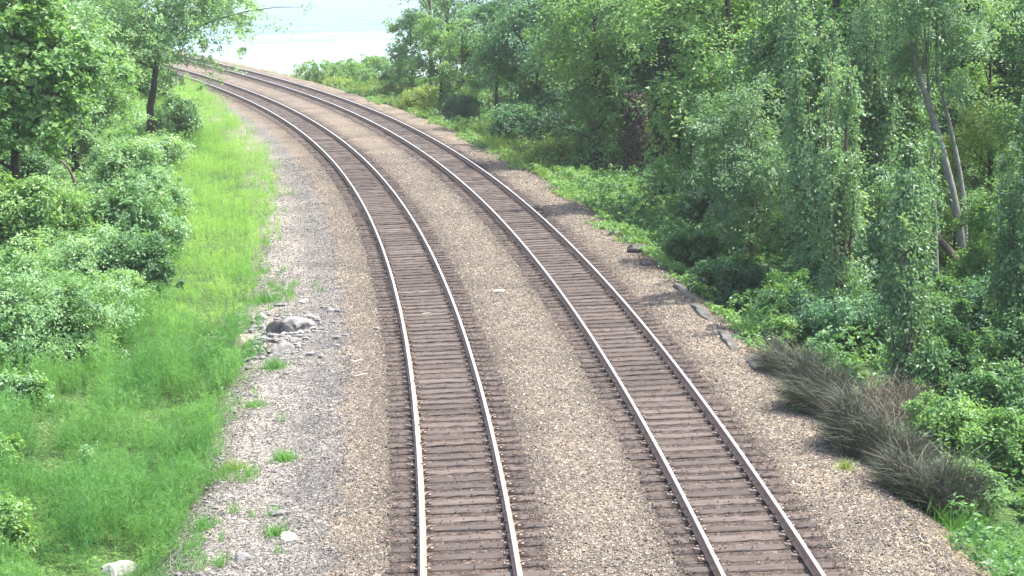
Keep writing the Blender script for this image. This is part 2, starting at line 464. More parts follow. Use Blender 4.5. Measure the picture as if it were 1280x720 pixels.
def water_mat():
    m, nt, nd, L = new_mat('water_surface')
    tc = N(nt, 'ShaderNodeTexCoord'); mp = N(nt, 'ShaderNodeMapping'); mp.inputs['Scale'].default_value = (.022, .11, 1); L.new(tc.outputs['Object'], mp.inputs[0])
    n = N(nt, 'ShaderNodeTexNoise'); n.inputs['Scale'].default_value = 1.; n.inputs['Detail'].default_value = 6; n.inputs['Roughness'].default_value = .6; L.new(mp.outputs[0], n.inputs['Vector'])
    # shore glare put into the colour as pale shallows, deeper teal further out
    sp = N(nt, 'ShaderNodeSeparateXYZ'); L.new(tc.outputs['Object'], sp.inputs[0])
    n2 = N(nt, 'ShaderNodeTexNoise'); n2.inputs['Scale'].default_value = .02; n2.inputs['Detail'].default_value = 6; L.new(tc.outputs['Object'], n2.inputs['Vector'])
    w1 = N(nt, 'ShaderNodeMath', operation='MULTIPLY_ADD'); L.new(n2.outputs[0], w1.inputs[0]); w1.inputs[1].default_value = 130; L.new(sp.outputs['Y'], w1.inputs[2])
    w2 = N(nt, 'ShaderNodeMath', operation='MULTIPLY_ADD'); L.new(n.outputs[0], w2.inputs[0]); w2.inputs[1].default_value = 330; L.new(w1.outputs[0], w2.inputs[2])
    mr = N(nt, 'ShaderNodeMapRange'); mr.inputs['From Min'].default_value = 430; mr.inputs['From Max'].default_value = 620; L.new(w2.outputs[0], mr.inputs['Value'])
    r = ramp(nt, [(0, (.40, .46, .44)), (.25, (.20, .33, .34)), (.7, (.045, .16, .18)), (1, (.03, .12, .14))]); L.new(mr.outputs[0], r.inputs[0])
    p = N(nt, 'ShaderNodeBsdfPrincipled'); p.inputs['Roughness'].default_value = .07; L.new(r.outputs[0], p.inputs['Base Color'])
    p.inputs['IOR'].default_value = 1.33
    b = N(nt, 'ShaderNodeBump'); b.inputs['Strength'].default_value = 1; b.inputs['Distance'].default_value = 4.0
    L.new(n.outputs[0], b.inputs['Height']); L.new(b.outputs[0], p.inputs['Normal'])
    o = N(nt, 'ShaderNodeOutputMaterial'); L.new(p.outputs[0], o.inputs[0])
    return m
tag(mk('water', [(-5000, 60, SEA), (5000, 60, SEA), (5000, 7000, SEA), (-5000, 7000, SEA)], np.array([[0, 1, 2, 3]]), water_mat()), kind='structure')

# ------------------------------------------------------------------ loose ballast stones
def stones():
    n = 260000
    u = RNG.random(n); s = 4 + 66 * u ** 1.6
    o = RNG.uniform(-5.0, 8.6, n)
    x, y, h = tr(s, o)
    intr = (np.abs(o) < 1.32) | (np.abs(o - SPACING) < 1.32)
    ph = np.mod(s / .495 + np.where(o > 2.3, .37, 0), 1.0)
    gap = np.abs(ph - .5) < .17
    oe = np.minimum(np.abs(o), np.abs(o - SPACING))
    keep = ~intr | gap | (RNG.random(n) < np.where(oe > 1.08, .5, .05))
    # thin out where the weeds and soil begin
    keep &= RNG.random(n) < sstep(-5.6, -4.0, o) * (1 - sstep(7.2, 9.0, o)) + .03
    s, o, x, y, intr, gap = (a[keep] for a in (s, o, x, y, intr, gap)); n = len(s)
    z = gh(x, y, s, o) + RNG.uniform(-.008, .012, n)
    z = np.where(intr & ~gap, .045, z)
    z = np.where(intr & gap, z - .02, z)
    r = RNG.uniform(.013, .027, n) * np.where(intr, .8, 1) * np.where(o < -2.4, .85, 1)
    base = np.array([(1, 0, 0), (-1, 0, 0), (0, 1, 0), (0, -1, 0), (0, 0, 1), (0, 0, -1)], float)
    V = base[None] * RNG.uniform(.65, 1.35, (n, 6, 1)) + RNG.normal(size=(n, 6, 3)) * .18
    a = RNG.uniform(0, 2 * PI, n); c, sn = np.cos(a)[:, None], np.sin(a)[:, None]
    tl = RNG.normal(size=(n, 1)) * .5
    X = V[..., 0] * c - V[..., 1] * sn; Y = V[..., 0] * sn + V[..., 1] * c; Z = V[..., 2] * .75 + tl * V[..., 0]
    V = np.stack([X, Y, Z], -1) * r[:, None, None] + np.stack([x, y, z], 1)[:, None]
    ft = np.array([(0, 2, 4), (2, 1, 4), (1, 3, 4), (3, 0, 4), (2, 0, 5), (1, 2, 5), (3, 1, 5), (0, 3, 5)])
    Fc = (ft[None] + (np.arange(n) * 6)[:, None, None]).reshape(-1, 3)
    jo = o + (fbm(x, y, 21) - .5) * 1.0
    kind = np.where(intr | (np.abs(jo) < 1.15) | (np.abs(jo - SPACING) < 1.15), 0.06, np.where(jo < -3.1, .38, np.where(jo < -2.15, .2, .72)))
    kind = kind + RNG.normal(size=n) * np.where(intr, .045, .13) + np.where(RNG.random(n) < np.where(intr, .006, .03), .3, 0)
    m, nt, nd, L = new_mat('ballast_stone')
    at_ = N(nt, 'ShaderNodeAttribute', attribute_name='tint')
    r_ = ramp(nt, [(0, (.050, .039, .035)), (.12, (.078, .062, .054)), (.2, (.108, .107, .107)), (.38, (.178, .171, .158)), (.55, (.090, .077, .066)), (.72, (.142, .122, .101)), (.88, (.21, .185, .152)), (1, (.40, .38, .345))])
    L.new(at_.outputs['Fac'], r_.inputs[0])
    p = N(nt, 'ShaderNodeBsdfPrincipled'); p.inputs['Roughness'].default_value = .85; p.inputs['Specular IOR Level'].default_value = .2
    L.new(r_.outputs[0], p.inputs['Base Color']); o_ = N(nt, 'ShaderNodeOutputMaterial'); L.new(p.outputs[0], o_.inputs[0])
    ob = mk('gravel', V.reshape(-1, 3), Fc, m, attrs={'tint': ('FACE', np.repeat(np.clip(kind, 0, 1), 8))})
    tag(ob, 'loose tan and grey ballast stones lying around both railway tracks', 'gravel', kind='stuff')
stones()

# ------------------------------------------------------------------ sleepers
M_SLEEP = rough_mat('creosoted_timber', [(.25, (.040, .032, .029)), (.5, (.076, .062, .055)), (.72, (.120, .101, .091))], 5, rough=.9, bump=.6, stretch=(.6, 6, 6), spec=.15, dist=.010, rnd=.26)
M_SLEEP_GREY = rough_mat('bleached_timber', [(.25, (.026, .026, .028)), (.5, (.052, .053, .057)), (.75, (.088, .089, .095))], 5, rough=.9, bump=.6, stretch=(.6, 6, 6), spec=.1, dist=.010)
def oil_stain(m):
    """grease and rust stains on the timber around the two rail seats"""
    nt = m.node_tree; L = nt.links; p = [n for n in nt.nodes if n.type == 'BSDF_PRINCIPLED'][0]; src = p.inputs['Base Color'].links[0].from_socket
    tc = N(nt, 'ShaderNodeTexCoord'); sp = N(nt, 'ShaderNodeSeparateXYZ'); L.new(tc.outputs['Object'], sp.inputs[0])
    ab = N(nt, 'ShaderNodeMath', operation='ABSOLUTE'); L.new(sp.outputs['X'], ab.inputs[0])
    nz = N(nt, 'ShaderNodeTexNoise'); nz.inputs['Scale'].default_value = 7; L.new(tc.outputs['Object'], nz.inputs['Vector'])
    ad = N(nt, 'ShaderNodeMath', operation='MULTIPLY_ADD'); L.new(nz.outputs[0], ad.inputs[0]); ad.inputs[1].default_value = .24; L.new(ab.outputs[0], ad.inputs[2])
    r = ramp(nt, [(.5, (1, 1, 1)), (.70, (.50, .47, .46)), (.98, (.50, .47, .46)), (1.0, (.9, .9, .9))])
    mr = N(nt, 'ShaderNodeMapRange'); mr.inputs['From Min'].default_value = .12; mr.inputs['From Max'].default_value = 1.12; L.new(ad.outputs[0], mr.inputs['Value']); L.new(mr.outputs[0], r.inputs[0])
    mx = N(nt, 'ShaderNodeMix', data_type='RGBA', blend_type='MULTIPLY'); mx.inputs[0].default_value = 1
    L.new(src, mx.inputs[6]); L.new(r.outputs[0], mx.inputs[7]); L.new(mx.outputs[2], p.inputs['Base Color'])
oil_stain(M_SLEEP)
M_PLATE = rough_mat('rusty_plate', [(.3, (.075, .057, .047)), (.55, (.155, .125, .105)), (.75, (.27, .235, .205))], 30, rough=.75, bump=.4, spec=.4, metal=.25, rnd=.25)

def sleeper_mesh(k):
    rng = np.random.default_rng(50 + k)
    n = 14; L = 2.56 + rng.uniform(-.05, .05)
    V = []; prof = [(-.132, -.16), (-.132, .008), (-.116, .028), (0, .034), (.116, .028), (.132, .008), (.132, -.16)]
    for i in range(n):
        x = (i / (n - 1) - .5) * L
        end = 1 if i in (0, n - 1) else 0
        for (py_, pz) in prof:
            V.append((x + rng.normal() * .008 * (1 + 2 * end), py_ * (1 - .04 * end) + rng.normal() * .006, pz - .008 * end + (rng.normal() * .005 if pz > 0 else 0)))
    m = len(prof); q = []
    for i in range(n - 1):
        for j in range(m - 1):
            q.append((i*m+j, (i+1)*m+j, (i+1)*m+j+1, i*m+j+1))
    V.append((-.5 * L - .01, 0, -.05)); V.append((.5 * L + .01, 0, -.05))
    a, b = len(V) - 2, len(V) - 1
    t = [(a, j, j + 1) for j in range(m - 1)] + [(b, (n-1)*m+j+1, (n-1)*m+j) for j in range(m - 1)]
    return np.array(V), np.array(q), np.array(t)

def plate_geo():
    g = Geo()
    g.box(-.165, .165, -.09, .09, .030, .046)
    g.box(-.115, -.085, -.090, .090, .046, .060); g.box(.085, .115, -.090, .090, .046, .060)   # shoulders
    for x, y in ((-.10, .05), (.10, -.05), (-.145, -.055), (.145, .055)):
        g.box(x - .022, x + .022, y - .02, y + .02, .058 if abs(x) < .12 else .046, .084 if abs(x) < .12 else .068)
    return g

SL_V = [sleeper_mesh(k) for k in range(8)]
protos = []
for k in range(8):
    V, q, t = SL_V[k]
    me_o = mk('sleeper', V, [q, t], M_SLEEP)
    protos.append(me_o)
plate_o = plate_geo().build('tie_plate', M_PLATE)
n_ind = 148; s_first = 7.6
LAB = {0: 'weathered brown timber sleeper laid in ballast under the left track', 1: 'weathered brown timber sleeper laid in ballast under the right track'}
used_p = set()
grey_pick = {}
rest = Geo()
for ti, o0 in ((0, 0.0), (1, SPACING)):
    for i in range(-22, 480):
        s = s_first + (i - (0.37 if ti else 0)) * .495 + random.uniform(-.02, .02)
        if s > 246: break
        x, y, h = tr(s, o0 + random.uniform(-.035, .035)); x, y, h = float(x), float(y), float(h)
        rz = -h + random.gauss(0, .016)
        k = random.randrange(8)
        flip = PI if random.random() < .5 else 0
        if 0 <= i < n_ind:
            if k in used_p or (ti, i) in grey_pick: r = protos[k].copy(); COL.objects.link(r)
            else: r = protos[k]; used_p.add(k)
            r.location = (x, y, random.uniform(-.008, .006)); r.rotation_euler = (random.uniform(-.02, .02), 0, rz + flip)
            if (ti, i) in grey_pick:
                r.data = r.data.copy(); r.data.materials[0] = M_SLEEP_GREY
                tag(r, grey_pick[(ti, i)], 'railway sleeper')
            else: tag(r, LAB[ti], 'railway sleeper', 'timber sleepers under the left track' if ti == 0 else 'timber sleepers under the right track')
            if i < 100:
                for sgn in (-1, 1):
                    c = plate_o.copy(); COL.objects.link(c); c.parent = r; c.location = (sgn * GAUGE, 0, 0)
                    c.rotation_euler = (0, 0, 0 if random.random() < .5 else PI)
        else:
            V, q, t = SL_V[k]; c, sn = math.cos(rz + flip), math.sin(rz + flip)
            W = np.stack([V[:, 0] * c - V[:, 1] * sn + x, V[:, 0] * sn + V[:, 1] * c + y, V[:, 2]], 1)
            rest.add(W, q, t)
tag(rest.build('distant_sleepers', M_SLEEP), 'distant run of brown timber sleepers beyond the nearer ones on both tracks', 'railway sleepers', kind='stuff')
bpy.data.objects.remove(plate_o)

# ------------------------------------------------------------------ rails
def rail_mats():
    web = rough_mat('rail_rust', [(.3, (.17, .088, .055)), (.5, (.30, .185, .125)), (.75, (.42, .29, .205))], 9, rough=.8, bump=.3, spec=.3)
    m, nt, nd, L = new_mat('rail_polish')
    p = N(nt, 'ShaderNodeBsdfPrincipled'); p.inputs['Metallic'].default_value = 1; p.inputs['Base Color'].default_value = (.97, .92, .86, 1)
    tc = N(nt, 'ShaderNodeTexCoord'); n = N(nt, 'ShaderNodeTexNoise'); n.inputs['Scale'].default_value = .8; n.inputs['Detail'].default_value = 5; L.new(tc.outputs['Object'], n.inputs['Vector'])
    r = ramp(nt, [(.3, (.30, .30, .30)), (.7, (.42, .42, .42))]); L.new(n.outputs[0], r.inputs[0]); L.new(r.outputs[0], p.inputs['Roughness'])
    o = N(nt, 'ShaderNodeOutputMaterial'); L.new(p.outputs[0], o.inputs[0])
    return web, m
M_WEB, M_HEAD = rail_mats()
sr = np.arange(-12, 247, .8)
def extrude(name, prof, o0, mat, parent, org, closed=True):
    x, y, h = tr(sr, o0)
    m = len(prof); V = []
    for (dx, z) in prof:
        V.append(np.stack([x + np.cos(h) * dx, y - np.sin(h) * dx, np.full(len(x), z)], 1) - org)
    V = np.stack(V, 1).reshape(-1, 3)
    n = len(sr); q = []
    for j in range(m if closed else m - 1):
        a = np.arange(n - 1) * m
        q.append(np.stack([a + j, a + (j + 1) % m, a + m + (j + 1) % m, a + m + j], 1))
    return mk(name, V, np.concatenate(q), mat, parent)
RL = ['outer rail on the left side of the left track, nearest the grass verge', 'inner rail on the right side of the left track, beside the middle ballast',
      'inner rail on the left side of the right track, beside the middle ballast', 'outer rail on the right side of the right track, nearest the wood']
for k, o0 in enumerate((-GAUGE, GAUGE, SPACING - GAUGE, SPACING + GAUGE)):
    x, y, h = tr(0, o0); org = np.array([float(x), float(y), 0.])
    r = empty('rail', org, RL[k], 'rail')
    extrude('web', [(-.072, .044), (-.072, .056), (-.018, .074), (-.010, .09), (-.010, .15), (-.036, .168), (-.036, .196), (-.031, .204), (.031, .204), (.036, .196), (.036, .168), (.010, .15), (.010, .09), (.018, .074), (.072, .056), (.072, .044)][::-1], o0, M_WEB, r, org)
    extrude('head', [(-.030, .2045), (-.022, RAIL_TOP), (.022, RAIL_TOP), (.030, .2045)][::-1], o0, M_HEAD, r, org, closed=False)
# ------------------------------------------------------------------ ground-hugging plants nobody could count
def inpoly(x, y, poly):
    r = np.zeros(len(x), bool); n = len(poly)
    for i in range(n):
        x0, y0 = poly[i][:2]; x1, y1 = poly[(i + 1) % n][:2]
        c = ((y0 > y) != (y1 > y)) & (x < (x1 - x0) * (y - y0) / (y1 - y0 + 1e-12) + x0)
        r ^= c
    return r

def world_poly(pts, z=-.2):
    return [at(px, py, z) for px, py in pts]

def scatter(poly, n, rng):
    P = np.array([p[:2] for p in poly]); lo, hi = P.min(0), P.max(0)
    q = rng.uniform(lo, hi, (n, 2)); jx = (fbm(q[:, 0] * 1.1, q[:, 1] * 1.1, 201) - .5) * 2.4 + rng.normal(size=n) * .16; jy = (fbm(q[:, 0] * 1.1, q[:, 1] * 1.1, 202) - .5) * 2.4
    k = inpoly(q[:, 0] + jx, q[:, 1] + jy, poly)
    return q[k, 0], q[k, 1]

def blades(base, tip, width, tint, bend=None):
    """thin tapering blades base->tip"""
    n = len(base); ax_ = tip - base
    side = nrm(np.cross(ax_, RNG.normal(size=(n, 3)))) * (np.asarray(width).reshape(-1, 1) * .5)
    V = np.stack([base - side, base + side, tip], 1)
    return V.reshape(-1, 3), np.arange(3 * n).reshape(n, 3)

_b = at(150, 690, -.4); _c = at(230, 610, -.4); _e = at(165, 720, -.4)
BARE = [(_b[0], _b[1], .55), (_b[0], _b[1] - .7, .5), (_e[0], _e[1] - .2, .55), (_c[0], _c[1], .4), (_c[0] - .6, _c[1] - .3, .35)]
def horsetail(name, poly, n, hmin, hmax, rng, label, edge=None, leaf='horsetail', needle=20):
    x, y = scatter(poly, n, rng)
    d = fbm(x * .9, y * .9, 31); k = rng.random(len(x)) < sstep(.20, .40, d) * .97 + .03
    x, y, d = x[k], y[k], d[k]
    z = gh(x, y); m = len(x)
    hum = fbm(x * .8, y * .55, 77)
    for (bx, by, br) in BARE:
        k = (x - bx) ** 2 + (y - by) ** 2 > (br * (.7 + .6 * rng.random(len(x)))) ** 2
        x, y, d, z, hum = x[k], y[k], d[k], z[k], hum[k]
    m = len(x)
    h = rng.uniform(hmin, hmax, m) * (.45 + 1.15 * sstep(.3, .68, hum)) * rng.choice([1, 1, 1, .6], m)
    lo, hi = np.array([x.min(), y.min()]), np.array([x.max(), y.max()])
    nc_ = int((hi - lo).prod() * .5); cx = rng.uniform(lo[0], hi[0], nc_); cy_ = rng.uniform(lo[1], hi[1], nc_); cr_ = rng.uniform(.6, 1.15, nc_)
    best = np.full(m, 9.); ox = np.zeros(m); oy = np.zeros(m)
    for a0 in range(0, m, 4000):
        dx = x[a0:a0+4000, None] - cx; dy = y[a0:a0+4000, None] - cy_
        q_ = np.sqrt(dx * dx + dy * dy) / cr_; j_ = q_.argmin(1); r_ = np.arange(len(j_))
        best[a0:a0+4000] = q_[r_, j_]; ox[a0:a0+4000] = dx[r_, j_] / cr_[j_]; oy[a0:a0+4000] = dy[r_, j_] / cr_[j_]
    dome = np.clip(1.25 - best ** 2 * (.7 if leaf == 'verge' else 1.05), .35 if leaf == 'verge' else .12, 1.2)
    h = h * dome
    k = (dome > .3) | (rng.random(m) < (.75 if leaf == 'verge' else .3))
    x, y, z, h, dome, ox, oy = (a_[k] for a_ in (x, y, z, h, dome, ox, oy)); m = len(x)
    lean = rng.normal(size=(m, 2)) * .09 + np.stack([np.clip(ox, -1, 1), np.clip(oy, -1, 1)], 1) * .35
    base = np.stack([x, y, z], 1); top = base + np.stack([lean[:, 0] * h, lean[:, 1] * h, h], 1)
    tb = np.clip(.5 + (fbm(x * .9, y * .9, 55) - .5) * 1.5 + rng.normal(size=m) * .12, 0, 1)
    i = np.repeat(np.arange(m), needle); f = (1 - .75 * rng.random(len(i)) ** 1.3)[:, None]
    b = base[i] * (1 - f) + top[i] * f
    a = rng.uniform(0, 2 * PI, len(i)); el = rng.uniform(.15, 1.15, len(i)); ln = rng.uniform(.06, .15, len(i)) * (h[i] / hmax + .35)
    tip = b + np.stack([np.cos(a) * np.cos(el) * ln, np.sin(a) * np.cos(el) * ln, np.sin(el) * ln], 1)
    B = np.concatenate([base, b]); T = np.concatenate([top, tip])
    V, t = blades(B, T, np.concatenate([np.full(m, .009), np.full(len(i), .0085)]), None)
    tint = np.concatenate([tb, np.clip(tb[i] + rng.normal(size=len(i)) * .13, 0, 1)])
    return tag(mk(name, V, t, LEAF[leaf], attrs={'tint': ('FACE', tint)}), label, 'grass', kind='stuff')

rng = np.random.default_rng(3)
strip = world_poly([(228, 108), (262, 128), (300, 165), (335, 215), (345, 262), (332, 330), (318, 380), (270, 425), (180, 430), (150, 360), (150, 250), (150, 150)])
lower = world_poly([(120, 400), (265, 425), (318, 470), (270, 555), (275, 620), (215, 770), (-60, 790), (-140, 480), (60, 410)], -.5)
horsetail('horsetail_grass', strip, 80000, .40, .66, rng, 'sunlit feathery green horsetail growth on the verge strip left of the tracks', leaf='verge')
horsetail('horsetail_grass', lower, 40000, .50, .82, rng, 'feathery green horsetail growth filling the lower left slope below the gully', needle=22)
corner = world_poly([(1205, 668), (1250, 640), (1330, 625), (1400, 800), (1270, 800), (1215, 720)], -.6)
horsetail('horsetail_grass', corner, 1700, .45, .75, rng, 'feathery green horsetail patch in the corner right of the grey brush', needle=18)

def grass(name, poly, n, hmin, hmax, rng, label, leaf='grass', per=7):
    x, y = scatter(poly, n, rng)
    d = fbm(x * .6, y * .6, 12); k = rng.random(len(x)) < sstep(.25, .55, d) * .85 + .15
    x, y = x[k], y[k]; z = gh(x, y); m = len(x)
    i = np.repeat(np.arange(m), per)
    b = np.stack([x, y, z], 1)[i] + np.concatenate([rng.normal(size=(len(i), 2)) * .05, np.zeros((len(i), 1))], 1)
    h = rng.uniform(hmin, hmax, len(i)) * (.5 + fbm(x * .8, y * .8, 8))[i]
    l = rng.normal(size=(len(i), 2)) * .35
    t = b + np.stack([l[:, 0] * h, l[:, 1] * h, h], 1)
    V, f = blades(b, t, rng.uniform(.012, .03, len(i)), None)
    tint = np.clip(.5 + (fbm(x * .4, y * .4, 5) - .5)[i] * 1.3 + rng.normal(size=len(i)) * .2, 0, 1)
    return tag(mk(name, V, f, LEAF[leaf], attrs={'tint': ('FACE', tint)}), label, 'grass', kind='stuff')

seam = world_poly([(330, 200), (352, 260), (345, 330), (385, 372), (300, 470), (340, 520), (300, 560), (330, 600), (320, 660), (370, 700), (330, 790), (190, 790), (250, 640), (235, 570), (255, 470), (300, 390), (310, 330)], -.1)
def sparse(poly, n, rng):
    x, y = scatter(poly, n, rng); k = rng.random(len(x)) < sstep(.45, .68, fbm(x * 1.1, y * 1.1, 91)); x, y = x[k], y[k]
    per = 26; i = np.repeat(np.arange(len(x)), per)
    b = np.stack([x[i] + rng.normal(size=len(i)) * .06, y[i] + rng.normal(size=len(i)) * .06, gh(x, y)[i]], 1)
    h = rng.uniform(.08, .34, len(i)); t = b + np.stack([rng.normal(size=len(i)) * .3 * h, rng.normal(size=len(i)) * .3 * h, h], 1)
    V, f = blades(b, t, rng.uniform(.007, .013, len(i)), None)
    return tag(mk('sparse_weeds', V, f, LEAF['horsetail'], attrs={'tint': ('FACE', np.clip(rng.normal(.55, .25, len(i)), 0, 1))}), 'thin scattered weeds where the pale gravel meets the green slope', 'weeds', kind='stuff')
sparse(seam, 5200, rng)
farbank = world_poly([(330, 80), (372, 84), (420, 80), (500, 92), (560, 110), (640, 150), (690, 200), (690, 240), (650, 215), (600, 178), (530, 150), (455, 118), (400, 98)], -.3)
grass('bank_grass', farbank, 34000, .35, .95, rng, 'yellow-green rough grass on the far bank between the right track and the water', per=6)
shore_edge = world_poly([(150, 66), (240, 60), (330, 76), (372, 85), (330, 88), (240, 70), (150, 72)], -.3)
grass('bank_grass', shore_edge, 5000, .2, .5, rng, 'thin pale grass fringe between the far right track and the bright water', per=5)

def cover(name, test, n, srange, orange, hmax, size, leaf, rng, label, seed, aspect=.6):
    """low leafy cover: n small sprays of leaves standing on the ground"""
    s = rng.uniform(*srange, n); o = rng.uniform(*orange, n)
    x, y, h = tr(s, o)
    hn = fbm(x * .7, y * .7, seed); pn = fbm(x * .28, y * .28, seed + 3)
    k = test(s, o, x, y, hn, pn, rng.random(n))
    s, o, x, y, hn, pn = (a[k] for a in (s, o, x, y, hn, pn))
    z = gh(x, y, s, o) + (hmax * sstep(.25, .75, hn)) * rng.random(len(x)) ** .5 + .06
    cc = np.stack([x, y, z], 1)
    nc = nrm(np.array([0, 0, 1.]) + rng.normal(size=cc.shape) * .45)
    V, q, tint, P = sprays(cc, nc, rng.uniform(.10, .28, len(cc)), 13, size, rng, thick=.2, sag=.4, aspect=aspect, tintamp=.24)
    return tag(mk(name, V, q, LEAF[leaf], attrs={'tint': ('FACE', tint)}), label, 'undergrowth', kind='stuff')

edge = lambda o, hn: o > 7.35 + (hn - .5) * 2.2
_e0 = at(848, 358, 0); _e1 = at(948, 464, 0); ES, _eo = so(np.array([_e0[0], _e1[0]]), np.array([_e0[1], _e1[1]])); EO = float(_eo.mean())
cover('undergrowth', lambda s, o, x, y, hn, pn, r: edge(o, hn) & (pn > .36) & (s > 22) & ~((s > ES[1] - .5) & (s < ES[0] + .5) & (o < EO + .35)), 24000, (22, 112), (6.4, 17), .5, .10, 'fresh', rng, 'bright green creeping leaf cover over the bank beside the right track', 40)
cover('undergrowth', lambda s, o, x, y, hn, pn, r: (o > 8.2 + (hn - .5) * 2) & (s > 4), 30000, (4, 125), (7.4, 26), .95, .115, 'mid', rng, 'mid green leafy undergrowth on the floor of the right wood', 60)
cover('undergrowth', lambda s, o, x, y, hn, pn, r: (o < -8.6 + (hn - .5) * 2.5), 22000, (24, 150), (-24, -7.2), .9, .115, 'pale', rng, 'leafy undergrowth on the rising ground behind the left verge', 80)

# ------------------------------------------------------------------ weed tufts on the gravel shoulder
def tuft(label, px, py, R, H, n, seed, leaf='horsetail', name='weed_tuft', lean=.45):
    rg = np.random.default_rng(seed); p = at(px, py, -.05); p[2] = ghp(p)
    n = int(n * .65)
    a = rg.uniform(0, 2 * PI, n); d = R * np.abs(rg.normal(size=n)) * .8; cl = rg.uniform(-.28, .28, (9, 2)) * R; ci = rg.integers(0, 9, n)
    b = np.stack([cl[ci, 0] + np.cos(a) * d * .6, cl[ci, 1] + np.sin(a) * d * .6, np.zeros(n)], 1)
    b[:, 2] = gh(b[:, 0] + p[0], b[:, 1] + p[1]) - p[2]
    h = H * rg.uniform(.3, 1.1, n) * rg.uniform(.5, 1, 9)[ci]
    t = b + np.stack([rg.normal(size=n) * lean * h, rg.normal(size=n) * lean * h, h], 1)
    V, f = blades(b, t, rg.uniform(.01, .022, n), None)
    # runners along the ground join the blades to the root
    m = n; e = b + np.array([0, 0, .006])
    V2, f2 = blades(np.zeros((m, 3)), e, np.full(m, .012), None)
    V = np.concatenate([V, V2]); f = np.concatenate([f, f2 + 3 * n])
    o = mk(name, V, f, LEAF[leaf], attrs={'tint': ('FACE', np.clip(rg.normal(.5, .25, n + m), 0, 1))}, loc=p)
    return tag(o, label, 'weed', 'weed tufts on the gravel shoulder')
tuft('green weed tuft spreading over the gravel just behind the pile of rocks', 335, 378, 1.0, .42, 800, 1)
tuft('small round green weed tuft alone in the middle of the grey gravel shoulder', 356, 578, .30, .34, 420, 2)
tuft('thin weed tuft beside the pair of pale stones at the bottom of the gravel', 345, 672, .30, .36, 220, 3)
tuft('green weed tuft in front of the rock pile, at the foot of the gully', 345, 462, .42, .42, 380, 4)
tuft('sparse yellowish weed tuft between the horsetail slope and the round tuft', 292, 590, .34, .3, 260, 5, 'grass')
tuft('green weed tuft on the gravel edge below the gully, next to the slope', 318, 510, .4, .32, 220, 6)
tuft('thin straw-coloured weed tuft at the top of the gully rocks', 270, 432, .5, .35, 260, 7, 'grass')
tuft('small weed tuft at the front of the gravel shoulder, near the boulder', 255, 660, .4, .4, 260, 8)
tuft('tiny weed tuft at the foot of the grey brush, by the right ballast edge', 1058, 588, .22, .3, 160, 9, 'grass')

# ------------------------------------------------------------------ dead grey brush beside the right ballast
def broom(label, px, py, R, H, n, seed, ry=None, leaf='broom'):
    rg = np.random.default_rng(seed); p = at(px, py, -.45); p[2] = ghp(p); ry = ry or R
    root = empty('brush_shrub', p, label, 'brush', 'grey brush shrubs beside the right track')
    a = rg.uniform(0, 2 * PI, n); d = np.sqrt(rg.random(n))
    b = np.stack([np.cos(a) * d * R * .8, np.sin(a) * d * ry * .8, np.zeros(n)], 1)
    b[:, 2] = gh(b[:, 0] + p[0], b[:, 1] + p[1]) - p[2]
    lump = .45 + 1.1 * vnoise((b[:, 0] + p[0]) * 2.6, (b[:, 1] + p[1]) * 2.6, 5)
    dome = H * (1 - .35 * d ** 2) * lump
    b[:, 2] += dome * rg.random(n) ** 1.3 * .75 * (rg.random(n) < .7)
    h = np.minimum(rg.uniform(.25, .6, n), dome)
    out = np.stack([np.cos(a) * d, np.sin(a) * d], 1) * .35 + rg.normal(size=(n, 2)) * .42 + np.array([-.08, -.02])
    t1 = b + np.stack([out[:, 0] * h * .5, out[:, 1] * h * .5, h * .55], 1)
    t2 = t1 + np.stack([out[:, 0] * h * .9, out[:, 1] * h * .9, h * .3], 1) + rg.normal(size=(n, 3)) * .06
    w = rg.uniform(.007, .013, n)
    side = nrm(np.cross(t1 - b, rg.normal(size=(n, 3)))) * w[:, None] * .5
    V = np.stack([b - side, b + side, t1 + side * .8, t1 - side * .8, t2], 1).reshape(-1, 3)
    k = np.arange(n)[:, None] * 5
    q = k + np.array([[0, 1, 2, 3]]); t = k + np.array([[3, 2, 4]])
    tint = np.clip(rg.normal(.42, .27, n), 0, 1)
    mk('twig_mass', V, [q, t], LEAF[leaf], root, attrs={'tint': ('FACE', np.concatenate([tint, tint]))})
    # a few pale dead stalks that arch out of the top
    m = 26; g = Geo()
    for j in range(m):
        aa = rg.uniform(0, 2 * PI); bb = np.array([math.cos(aa) * R * .4, math.sin(aa) * ry * .4, 0]); hh = H * rg.uniform(.8, 1.2)
        e = bb + np.array([rg.normal() * .35, rg.normal() * .35, hh])
        g.tube(bez(bb, bb + np.array([0, 0, hh * .8]), e, 5), np.linspace(.008, .003, 5), 4)
    V = np.concatenate(g.v); fl = [np.concatenate(g.q), np.concatenate(g.t)]
    mk('dead_stalk', V, fl, LEAF['dry'], root, attrs={'tint': ('FACE', rg.uniform(.5, 1, sum(len(f) for f in fl)))})
    return root
broom('furthest dark grey brush shrub, next to the grassy end of the concrete edging', 992, 484, .75, .9, 5500, 11)
broom('dark grey-green brush shrub second from the concrete edging, beside the ballast', 1038, 534, 1.0, 1.15, 9500, 12)
broom('tall dark grey brush shrub in the middle of the brush row', 1100, 584, 1.1, 1.3, 11500, 13)
broom('nearest brownish grey brush shrub, at the front end of the brush row', 1165, 632, 1.0, 1.1, 9000, 14)
for px, py, R_, l, sd in ((1010, 512, .5, 'green weed patch in front of the furthest brush shrub', 31), (1075, 560, .45, 'green weed patch growing through the second brush shrub', 32), (1140, 596, .5, 'green weed patch growing between the two nearest brush shrubs', 33), (1200, 625, .6, 'bright weed patch at the right end of the brush row', 34)):
    tuft(l, px, py, R_, .75, 500, sd)
broom('brown twiggy brush shrub behind the brush row, below the leafy thicket', 1110, 525, 1.1, 1.1, 5000, 15, leaf='dry')

